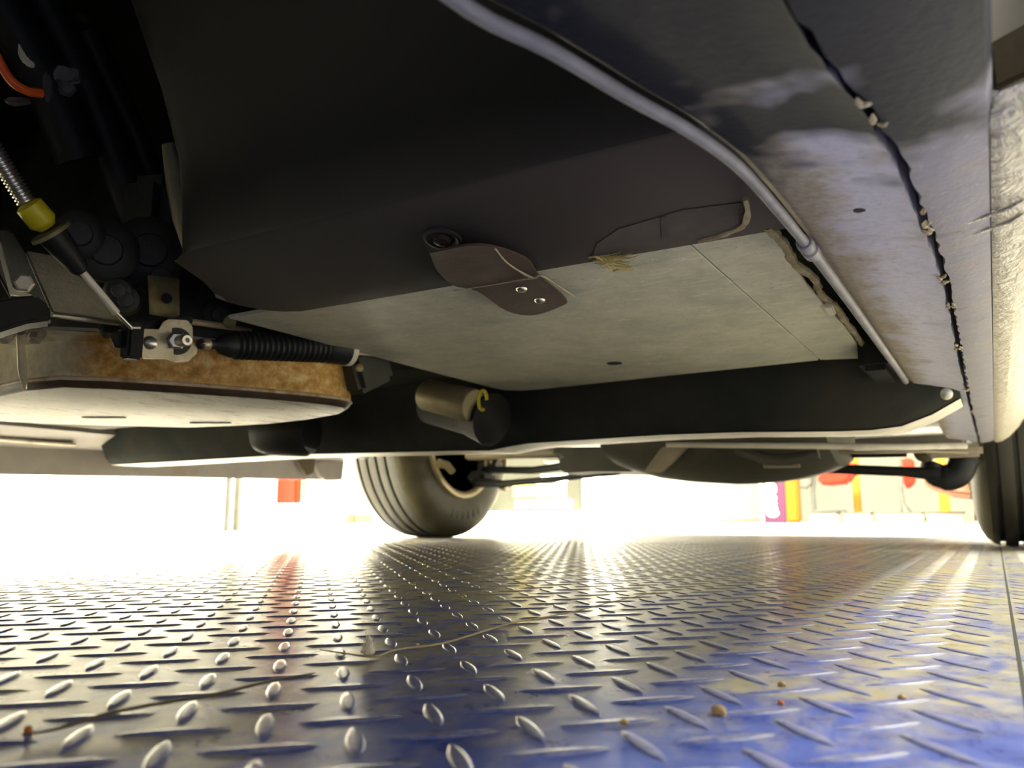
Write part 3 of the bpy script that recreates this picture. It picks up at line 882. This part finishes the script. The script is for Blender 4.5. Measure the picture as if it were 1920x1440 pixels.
# wiring in the dark upper left corner
wp = spline([at(-30, 60, X=-.55), at(0, 118, X=-.55), at(22, 152, X=-.55), at(50, 170, X=-.55), at(78, 175, X=-.55)], 5)
wr = part(MB().tube(wp, .0032, 10), 'orange_wire', 'orange', car, 'orange wire')
rf = random.Random(3)
for px, py, sx_, sy_ in ((88, 158, 10, 26), (122, 138, 26, 18), (122, 162, 18, 12), (30, 186, 26, 5)):
    p = at(px, py, X=-.555)
    ring = [at(px + sx_ * math.cos(a) * rf.uniform(.7, 1.2), py + sy_ * math.sin(a) * rf.uniform(.7, 1.2), X=-.555 + rf.uniform(-.004, .004)) for a in [2 * PI * k / 10 for k in range(10)]]
    part(MB().prism(ring, (-.008, .006, .002)), 'tape_wrap', 'foil', wr, bevel=.0015)
part(MB().prism([at(x, y, X=-.57) for x, y in ((34, 78), (42, 92), (52, 108), (66, 118), (60, 124), (44, 116), (33, 100))], (-.004, .003, 0)), 'pale_clip', 'cream', wr, bevel=.001)
for px0, py0, px1, py1, r in ((-20, -30, 150, 300, .02), (60, -40, 260, 420, .016), (160, 60, 330, 470, .012)):
    part(MB().tube([at(px0, py0, X=-.70), at((px0 + px1) / 2 + 15, (py0 + py1) / 2, X=-.70), at(px1, py1, X=-.70)], r, 12), 'dark_hose', 'rubber', car)

# ---- far (left) sill, with its jacking tab
rings = []
for y in [-.6, .3, .6, .78, 1.0, 1.2, 1.4, 1.55, 1.62, 1.66]:
    zb = float(np.interp(y, [.3, .78, 1.13, 1.66], [.132, .137, .1465, .160]))
    rings.append([Vector((-1.40, y, .32)), Vector((-1.41, y, .215)), Vector((-1.455, y, zb + .058)), Vector((-1.495, y, zb + .05)), Vector((-1.50, y, zb)), Vector((-1.505, y, zb)), Vector((-1.55, y, zb + .06)), Vector((-1.58, y, .34))])
fs = part(MB().loft(rings), 'far_sill', 'farsill', car, 'grey brown sill along the far side', smooth=40)
part(MB().prism([at(x, y, X=-1.49) for x, y in ((585, 868), (612, 862), (628, 880), (640, 892), (636, 901), (612, 902), (600, 892))], (-.012, 0, 0)), 'jacking_tab', 'farsill', fs, bevel=.003)
part(MB().prism([at(x, y, X=-1.485) for x, y in ((556, 862), (592, 858), (590, 885), (575, 893))], (-.008, 0, 0)), 'recess', 'brown', fs, bevel=.002)
part(MB().tube([at(-60, 815, X=-1.45), at(0, 823, X=-1.45), at(70, 829, X=-1.45), at(140, 834, X=-1.45)], .0055, 8, .6), 'flange_edge', 'flange', fs)

# ---- body shell above
def bz(y):
    z = .36
    for c0 in (AXY, -.58):
        if abs(y - c0) < .385:
            z = max(z, .31 + math.sqrt(.385 ** 2 - (y - c0) ** 2))
    return z
rings = []
for y in sorted([-1.3, -1.2, -1.05] + [-.965 + .0385 * k for k in range(21)] + [0, .3, .6, .9, 1.2, 1.5] + [1.735 + .0385 * k for k in range(21)] + [2.6, 2.75, 2.85, 2.9]):
    top = float(np.interp(y, [-1.3, -1.2, -.4, .1, .7, 2.2, 2.8, 2.9], [.7, .85, .98, 1.02, 1.5, 1.55, 1.4, 1.1]))
    waist = float(np.interp(y, [-1.3, 0, 2.9], [.68, .95, 1.0]))
    waist = min(waist, top - .01)
    inn = float(np.interp(y, [-1.3, -.9, 2.6, 2.9], [.15, 0, 0, .1]))
    b = bz(y)
    b = min(b, waist - .02)
    L_, R_ = -1.60 + inn, .125 - inn
    rings.append([Vector((R_ - .01, y, b)), Vector((R_ + .01, y, (b + waist) / 2)), Vector((R_ - .01, y, waist)), Vector((R_ - .16, y, top - .06)), Vector((R_ - .25, y, top)), Vector((L_ + .25, y, top)), Vector((L_ + .16, y, top - .06)), Vector((L_ + .01, y, waist)), Vector((L_ - .01, y, (b + waist) / 2)), Vector((L_ + .01, y, b))])
sh = MB().loft(rings, closed=False)
n = len(rings[0])
sh.f.append(tuple(range(n)))
sh.f.append(tuple((len(rings) - 1) * n + k for k in range(n)))
part(sh, 'body_shell', 'body', car, 'champagne painted body', smooth=40)

# ---- wheels
def make_wheel(side):
    """side -1: inner face looks to +X (far wheel); built round the origin of the axle"""
    w = .105
    s = 1
    tread = [(-w, .190), (-w - .004, .205), (-w - .006, .24), (-w + .002, .275), (-w + .012, .292), (-w + .026, .3035)]
    gr = [-.062, -.028, .006, .040]
    for g in gr:
        tread += [(g - .005, TR - .002), (g - .0045, TR - .011), (g + .0045, TR - .011), (g + .005, TR - .002), (g + .017, TR - .0005)]
    tread += [(w - .03, .306), (w - .016, .298), (w - .008, .285), (w + .002, .27), (w + .006, .24), (w + .004, .205), (w, .190)]
    cx = -1.53 if side < 0 else .072
    ctr = Vector((cx, AXY, TR))
    ty = part(MB().lathe(tread, ctr, (1, 0, 0), 96), 'wheel', 'tyre', car, None, smooth=35)
    band = [(d, r + .0006) for d, r in tread[5:-6]]
    part(MB().lathe([(band[0][0], band[0][1] - .004)] + band + [(band[-1][0], band[-1][1] - .004)], ctr, (1, 0, 0), 96), 'tread_band', 'treadrubber', ty, smooth=35)
    inner = (w, .190), (w + .012, .188), (w + .013, .180), (w + .006, .170), (w - .03, .166), (-.06, .168), (-.07, .05), (-.072, 0)
    if side > 0:
        inner = tuple((-a, r) for a, r in inner)
    part(MB().lathe(inner, ctr, (1, 0, 0), 64), 'rim', 'rim', ty, smooth=50)
    k = 1 if side < 0 else -1
    part(MB().lathe([(-.05 * k, .0), (-.05 * k, .125), (.012 * k, .128), (.02 * k, .115), (.03 * k, .05), (.05 * k, .045), (.055 * k, 0)], ctr, (1, 0, 0), 40), 'brake_drum', 'hub', ty, smooth=40)
    # moulded lettering band, unreadable at this distance
    for q in range(6):
        a = R(-68 - 7 * q) if side < 0 else R(-60 - 7 * q)
        rr = .243
        p = ctr + Vector((k * (w + .0056), rr * math.cos(a), rr * math.sin(a)))
        part(MB().box(p, (.003, .012, .024), Matrix.Rotation(a + PI / 2, 3, 'X')), 'raised_mark', 'tyre', ty, bevel=.001)
    return ty
wl_ = make_wheel(-1); tag(wl_, 'dusty far wheel with four grooves in its tread')
wr_ = make_wheel(1); tag(wr_, 'near wheel seen edge on below the sill')

for src, dx in ((wl_, 0), (wr_, 0)):
    c2 = src.copy(); C.objects.link(c2); c2.location.y -= 2.70; del c2['label']
    for ch in src.children:
        c3 = ch.copy(); C.objects.link(c3); c3.parent = c2
# suspension around the far wheel
kn = Vector((-1.37, AXY + .03, .235))
part(MB().tube([at(822, 868, X=-1.40), at(838, 872, X=-1.39), at(848, 884, X=-1.39)], [.014, .012, .010], 10), 'brake_line', 'rim', wl_)
part(MB().lathe([(0, .03), (.03, .032), (.04, .022), (.06, .02)], at(905, 875, X=-1.36), (1, 0, 0), 18), 'spring_seat', 'casing_dark', wl_)
part(MB().box(at(918, 875, X=-1.33), (.03, .05, .06)), 'shock_foot', 'rim', wl_, bevel=.012)
part(MB().box(at(945, 868, X=-1.33), (.02, .02, .05)), 'shock_bolt', 'rim', wl_, bevel=.006)
part(MB().box(at(903, 895, X=-1.33), (.06, .08, .035)), 'knuckle', 'black', wl_, bevel=.01)
part(MB().lathe([(0, .012), (.02, .012), (.024, .008)], at(938, 912, X=-1.36), (1, 0, -.2), 14), 'ball_joint', 'rim', wl_)

# ---- rear axle, tank and pipes
A = part(MB().tube([Vector((-1.33, AXY - .02, .205)), at(1000, 882, Y=1.98), at(1045, 876, Y=1.9), at(1080, 868, Y=1.85)], .011, 10), 'lateral_arm', 'black', car, 'black lateral arm to the far wheel')
part(MB().tube([Vector((-1.33, AXY - .06, .165)), at(945, 907, Y=1.95), at(1050, 897, Y=1.88), at(1160, 884, Y=1.8)], [.016, .010, .008, .008], 10), 'lower_arm', 'black', car, 'thin black lower arm')
part(MB().tube([at(880, 852, Y=1.95), at(960, 848, Y=1.9), at(1050, 846, Y=1.85)], .018, 10), 'upper_arm', 'brown', car)
mf = [at(x, y, Y=1.70) for x, y in ((1035, 838), (1300, 836), (1300, 868), (1180, 884), (1100, 884), (1052, 888), (1043, 868), (1050, 858), (1030, 846))]
part(MB().prism(mf, (0, .22, .0)), 'rear_subframe', 'tank', car, 'dark rear subframe box', bevel=.008)
part(MB().tube([at(1172, 838, Y=1.66), at(1173, 858, Y=1.66), at(1170, 872, Y=1.66)], .005, 8), 'rust_streak', 'sealant', car)
tk = []
for (x, yb) in ((1172, 876), (1195, 886), (1240, 897), (1300, 904), (1380, 908), (1440, 905), (1500, 896), (1545, 884), (1575, 872)):
    b = at(x, yb, Y=1.60)
    tp = .255
    h = tp - b.z
    tk.append([Vector((b.x, 1.60 + q[0], b.z + q[1] * h)) for q in ((-.14, 1.), (-.14, .55), (-.11, .25), (-.05, .06), (0, 0), (.08, .02), (.18, .2), (.22, .6), (.22, 1.))])
tank = part(MB().loft(tk), 'fuel_tank', 'tank', car, 'rounded dark fuel tank hanging below the floor', smooth=60)
part(MB().prism([at(x, y, Y=1.455) for x, y in ((1240, 838), (1292, 836), (1262, 866), (1240, 886), (1206, 884))], (0, .008, 0)), 'tank_strap', 'exhaust', tank, 'pale strap', bevel=.002)
part(MB().tube([at(1432, 873, Y=1.46), at(1500, 874, Y=1.46)], [.005, .003], 8), 'tank_seam', 'exhaust', tank)
part(MB().tube([at(1380, 842, Y=1.44), at(1440, 862, Y=1.44), at(1480, 862, Y=1.44), at(1535, 850, Y=1.44)], .010, 8), 'filler_hose', 'floorpan', tank)
part(MB().tube([at(1250, 834, Y=1.3), at(1500, 836, Y=1.3), at(1700, 838, Y=1.32), at(1812, 836, Y=1.36)], [.0045, .005, .005, .0045], 10), 'exhaust_pipe', 'flange', car, 'pale exhaust pipe')
part(MB().tube([at(1420, 845, Y=1.6), at(1600, 848, Y=1.6), at(1740, 846, Y=1.62), at(1815, 848, Y=1.64)], [.003, .0035, .0035, .003], 10), 'brake_hose_bundle', 'exhaust', car)
part(MB().tube([at(1440, 875, Y=1.72), at(1560, 879, Y=1.74), at(1690, 884, Y=1.78), at(1760, 889, Y=1.80)], [.011, .010, .010, .014], 10), 'track_rod', 'black', car, 'black track rod')
part(MB().tube([at(1500, 862, Y=1.76), at(1600, 852, Y=1.76), at(1700, 850, Y=1.76)], .007, 8), 'trailing_link', 'black', car)
jr = [at(1752, 866, Y=1.84), at(1748, 880, Y=1.84), at(1758, 893, Y=1.84), at(1785, 894, Y=1.84), at(1800, 882, Y=1.84), at(1808, 862, Y=1.84), at(1818, 850, Y=1.84)]
part(MB().tube(spline(jr, 4), [.022 if k < 10 else .026 for k in range(25)], 12), 'knuckle_joint', 'rubber', car, 'black hub joint beside the near wheel')
part(MB().lathe([(0, .018), (.03, .02), (.035, .012)], at(1735, 850, Y=1.84), (0, -1, 0), 14), 'joint_cup', 'brown', car)
part(MB().box(at(1790, 846, Y=1.7), (.09, .05, .022)), 'axle_bracket', 'exhaust', car, bevel=.006)

# ================================================================ DEBRIS
def strand(name, pts, r, mat, label, cat, group=None, n=6):
    sp = spline(pts, 4)
    rr = [r * (1 - .6 * abs(2 * k / (len(sp) - 1) - 1) ** 3) for k in range(len(sp))]
    o = MB().tube(sp, rr, n).build(name, M[mat], smooth=60)
    return tag(o, label, cat, group)

fz = lambda x, y, z=.0016: at(x, y, Z=z)
strand('straw_stem', [fz(600, 1218), fz(640, 1224), fz(700, 1231), fz(745, 1218, .0028), fz(830, 1206, .003), fz(905, 1184, .003), fz(965, 1167, .003), fz(1060, 1150, .003), fz(1150, 1128, .003), fz(1230, 1110, .002)], .00055, 'straw', 'long dry yellow straw lying across the lugs right of the pale fluff', 'straw')
strand('straw_stem', [fz(40, 1378), fz(110, 1366), fz(180, 1344, .003), fz(260, 1326, .003), fz(340, 1312, .003), fz(420, 1298, .003), fz(510, 1276, .003), fz(590, 1262, .002)], .0007, 'strawdark', 'dark straw lying across the lugs at the lower left', 'straw')
ft = thing('fluff_tuft', fz(690, 1228), 'small pale fluff caught on the straw in the foreground', 'fluff')
c0 = fz(690, 1228)
rf = random.Random(12)
core = [[c0 + Vector((math.cos(2 * PI * k / 9) * r * rf.uniform(.7, 1.2), math.sin(2 * PI * k / 9) * r * rf.uniform(.7, 1.2), z)) + Vector((.0003, 0, 0)) for k in range(9)] for z, r in ((0, .0022), (.0012, .0034), (.003, .0030), (.0055, .0019), (.0085, .0007))]
part(MB().loft(core), 'fluff_body', 'fluff', ft, smooth=60)
hm = MB()
for k in range(16):
    a = rf.uniform(0, 2 * PI)
    p = c0 + Vector((math.cos(a) * .002, math.sin(a) * .002, rf.uniform(.001, .006)))
    q = p + Vector((math.cos(a) * rf.uniform(.0005, .002), math.sin(a) * rf.uniform(.0005, .002), rf.uniform(.001, .0045)))
    hm.tube([p, (p + q) / 2 + Vector((.0003, 0, .0002)), q], [.00025, .0002, .00006], 5)
tag(part(hm, 'fluff_hairs', 'fluff', ft), kind='stuff')
rf = random.Random(5)
for px, py, s, mat, lab in ((1349, 1341, .0029, 'pebble', 'brown crumb of stone beside a lug, largest on the right'), (1466, 1287, .0017, 'pebble', 'tiny ochre crumb at the end of a lug, right of centre'), (1692, 1313, .0018, 'pebble', 'pale crumb alone on the plate at the far right'),
                            (1464, 1321, .0013, 'orangebit', 'tiny rust red crumb left of the pale crumb'), (52, 1372, .0016, 'orangebit', 'orange crumb by the dark straw at lower left'), (1171, 1367, .0016, 'pebble', 'pale crumb on the tip of a lug at bottom centre'), (783, 1210, .0010, 'fluff', 'white speck right of the fluff tuft')):
    p = fz(px, py, 0)
    ring = []
    for z, r in ((0, .8), (.3, 1.), (.7, .85), (1., .35)):
        ring.append([p + Vector((math.cos(2 * PI * k / 8) * s * r * rf.uniform(.8, 1.15), math.sin(2 * PI * k / 8) * s * .75 * r * rf.uniform(.8, 1.15), z * s * 1.1 + (.0012 if px == 1171 else 0))) for k in range(8)])
    tag(MB().loft(ring).build('crumb', M[mat], smooth=60), lab, 'crumb')
# twig hanging from the tab under the car
tw = thing('dry_twig', at(1000, 520, Z=.2235), 'thin forked dry twig stuck to the brown tab under the car', 'twig')
part(MB().tube(spline([at(928, 466, Z=.2245), at(950, 492, Z=.2240), at(980, 512, Z=.2238), at(1002, 521, Z=.2232), at(1015, 517, Z=.2228), at(1045, 535, Z=.2225), at(1079, 558, Z=.2225)], 4), [.0006] * 8 + [.0009] * 10 + [.0006] * 7, 7), 'stem', 'twig', tw, smooth=60)
part(MB().tube(spline([at(1002, 521, Z=.2232), at(975, 525, Z=.2235), at(925, 534, Z=.2240), at(850, 545, Z=.2242)], 4), [.0008 - .00004 * k for k in range(13)], 7), 'side_shoot', 'twig', tw, smooth=60)
gt = thing('grass_tuft', at(1150, 495, Z=.229), 'small nest of dry yellow grass caught on the edge of the grey plate', 'grass')
hm = MB()
for k in range(46):
    x0, y0 = rf.uniform(1112, 1165), rf.uniform(478, 498)
    l, a = rf.uniform(15, 55), rf.uniform(-.35, .75)
    p, q = at(x0, y0, Z=.2283), at(x0 + l * math.cos(a), y0 + l * math.sin(a) * .6, Z=.2280 - rf.uniform(0, .003))
    hm.tube([p, (p + q) / 2 + Vector((0, 0, -rf.uniform(.0005, .002))), q], [.00035, .00035, .0001], 5)
tag(part(hm, 'grass_blades', 'grass', gt), kind='stuff')
part(MB().tube(spline([at(1104, 483, Z=.228), at(1120, 482, Z=.2275), at(1138, 496, Z=.227), at(1148, 508, Z=.2275), at(1165, 503, Z=.227), at(1185, 500, Z=.227)], 4), .0007, 6), 'grass_stalk', 'grass', gt)

# ================================================================ BACKGROUND
def upright(name, px, py, Y, w, h, mat, label, cat, group=None, foot=0., dep=None):
    p = at(px, py, Y=Y)
    p.z = 0
    t = thing(name, p, label, cat, group)
    part(MB().box(p + Vector((0, 0, h / 2)), (w, dep or w, h)), 'shaft', mat, t, bevel=w * .15)
    if foot:
        part(MB().box(p + Vector((0, 0, .012)), (foot, foot, .024)), 'base_plate', mat, t, bevel=.004)
    return t
upright('pole', 424, 997, 2.44, .022, 1.6, 'greypost', 'left one of two thin grey poles before the white wall', 'pole', 'thin grey poles before the white wall', .0)
upright('pole', 442, 997, 2.53, .030, 1.6, 'greypost', 'right, thicker one of two grey poles before the white wall', 'pole', 'thin grey poles before the white wall', .0)
p = at(550, 925, X=-3.15)
t = thing('red_box', (p.x, p.y, .125), 'red box hanging on the white wall left of the far wheel', 'box')
part(MB().box((p.x - .03, p.y, .40), (.14, .05, .54)), 'casing', 'redpaint', t, bevel=.006)
part(MB().box((p.x + .045, p.y + .03, .40), (.01, .02, .5)), 'pale_stripe', 'pink', t)
upright('wall_block', 672, 985, 3.75, .10, .08, 'pink', 'low salmon pink block at the wall just left of the far wheel', 'block', None, 0, .2)

# signboard behind the far wheel
YG = 5.0
sg = thing('signboard', at(1030, 985, Y=YG), 'grey signboard with white lettering and a yellow patch behind the far wheel', 'sign')
sg.location.z = 0
def gx(px): return at(px, 960, Y=YG).x
def gz(py): return at(1000, py, Y=YG).z
def panel(mb, px0, px1, py0, py1, d, y):
    return mb.box(((gx(px0) + gx(px1)) / 2, y, (gz(py0) + gz(py1)) / 2), (gx(px1) - gx(px0), d, abs(gz(py1) - gz(py0))))
part(panel(MB(), 900, 1091, 780, 959, .03, YG), 'face', 'signgrey', sg, bevel=.003)
for r0, r1, y0, y1 in ((1018, 1066, 891, 905), (1008, 1063, 909, 931), (968, 1075, 938, 951)):
    n_ = 4 if y0 < 935 else 9
    for k in range(n_):
        a, b = r0 + (r1 - r0) * k / n_, r0 + (r1 - r0) * (k + 1.06) / n_
        part(panel(MB(), a, b, y0, y1, .006, YG - .018), 'letter', 'white', sg, bevel=.002)
part(panel(MB(), 965, 1004, 910, 931, .006, YG - .018), 'yellow_patch', 'yellow', sg)
part(panel(MB(), 930, 1122, 960, 986, .22, YG - .05), 'plinth', 'white', sg, bevel=.02)
upright('cabinet', 1135, 984, 5.6, .14, .9, 'white', 'white cabinet standing right of the grey signboard', 'cabinet', None, 0, .3)
upright('pole', 1156, 981, 6.0, .035, 1.2, 'yellowpost', 'slim yellowish pole right of the white cabinet', 'pole', None, .08)

# magenta banner
YP = 8.0
bn = thing('banner_sign', (at(1453, 978, Y=YP).x, YP, 0), 'magenta upright banner sign with white lettering', 'sign')
def bxz(px, py): return at(px, py, Y=YP)
a, b = bxz(1434, 978), bxz(1475, 978)
part(MB().box(((a.x + b.x) / 2, YP, .6), (b.x - a.x, .03, 1.2)), 'face', 'purple', bn, bevel=.004)
def disc(mb, px, py, rx, rz, y): 
    c = at(px, py, Y=y)
    return mb.prism([Vector((c.x + rx * math.cos(2 * PI * k / 18), y, c.z + rz * math.sin(2 * PI * k / 18))) for k in range(18)], (0, -.006, 0))
part(disc(MB(), 1444, 917, .058, .065, YP - .016), 'letter', 'white', bn)
for k, (px, py, rx) in enumerate(((1445, 934, .055), (1446, 944, .05), (1447, 954, .052), (1449, 962, .055))):
    part(disc(MB(), px, py, rx, .035, YP - .016), 'letter', 'white', bn)
part(MB().box((a.x - .015, YP, .6), (.03, .05, 1.2)), 'edge_post', 'sealant', bn)

for k, (px, lab, w) in enumerate(((1489, 'wide yellow post right beside the magenta banner', .14), (1610, 'narrow yellow post behind the orange machine', .07), (1774, 'yellow post at the right beside the near wheel', .09))):
    upright('yellow_post', px, 977, 9.0, w, 2.0, 'yellowpost', lab, 'post', 'yellow posts along the cream wall')
# orange machine on a stand
def blob(mb, pts, Y, d):
    return mb.prism([at(x, y, Y=Y) for x, y in pts], (0, d, 0))
om = thing('garden_machine', at(1570, 975, Y=8.3), 'orange machine body on a grey frame behind the fuel tank', 'machine')
om.location.z = 0
part(blob(MB(), [(1532, 890), (1545, 884), (1558, 882), (1562, 874), (1580, 868), (1606, 868), (1606, 884), (1596, 892), (1585, 906), (1550, 910), (1535, 908)], 8.3, .3), 'engine_cover', 'redpaint', om, bevel=.02)
part(MB().tube([at(1528, 880, Y=8.28), at(1524, 920, Y=8.28), (at(1528, 965, Y=8.28).x, 8.28, 0)], .022, 10), 'frame_leg', 'greypost', om)
part(MB().tube([at(1500, 912, Y=8.25), at(1512, 914, Y=8.25), at(1520, 906, Y=8.25), at(1522, 888, Y=8.25)], .018, 10), 'handle', 'greypost', om)
part(MB().tube([at(1526, 958, Y=8.28), at(1560, 957, Y=8.28), at(1588, 956, Y=8.28)], .018, 10), 'frame_foot', 'greypost', om)
# grey stand with a foot, carrying a red cone top
sd = thing('display_stand', at(1697, 966, Y=8.1), 'thin grey display stand with a flared foot, right of the orange machine', 'stand')
sd.location.z = 0
part(MB().tube([at(1688, 860, Y=8.1), at(1690, 920, Y=8.1), at(1693, 945, Y=8.1), at(1700, 962, Y=8.1)], [.018, .018, .022, .05], 10), 'column', 'greypost', sd)
q = at(1730, 965, Y=8.1)
part(MB().box((q.x, 8.1, .045), (.62, .3, .02)), 'foot_bar', 'greypost', sd, bevel=.006)
for dx in (-.27, .27):
    part(MB().box((q.x + dx, 8.1, .0175), (.05, .28, .035)), 'foot_pad', 'greypost', sd, bevel=.004)
part(blob(MB(), [(1692, 858), (1712, 860), (1716, 905), (1700, 918), (1694, 905)], 8.25, .15), 'red_top', 'redpaint', sd, bevel=.015)
for px, w, lab in ((1548, .22, 'low white box on the floor under the orange machine'), (1612, .20, 'low white box between the orange machine and the display stand'), (1690, .34, 'long low white box at the foot of the display stand'), (1775, .26, 'low white box right of the display stand')):
    p = at(px, 975, Y=7.6); p.z = 0
    t = thing('low_box', p, lab, 'box', 'low white boxes on the floor by the cream wall')
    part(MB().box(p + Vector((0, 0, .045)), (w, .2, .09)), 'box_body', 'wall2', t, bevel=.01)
    part(MB().box(p + Vector((0, 0, .095)), (w + .02, .22, .012)), 'lid', 'greypost', t, bevel=.004)
pk = thing('salmon_car', at(1800, 975, Y=7.0), 'salmon pink vehicle nose showing beside the near wheel', 'vehicle')
pk.location.z = 0
part(blob(MB(), [(1712, 900), (1740, 916), (1780, 928), (1830, 935), (1830, 880), (1800, 876), (1740, 880)], 7.0, .9), 'bumper', 'pink', pk, bevel=.04)
part(blob(MB(), [(1795, 876), (1815, 870), (1832, 870), (1832, 905), (1800, 902)], 6.9, .1), 'headlamp', 'cyan', pk, bevel=.02)
part(MB().lathe([(0, 0), (0, .3), (.18, .3), (.18, 0)], Vector((at(1835, 970, Y=7.1).x + .25, 7.6, .30)), (1, 0, 0), 24), 'front_wheel', 'tyre', pk)

print('objects', len(bpy.data.objects), 'tris approx', sum(len(o.data.polygons) for o in bpy.data.objects if o.type == 'MESH') * 2)
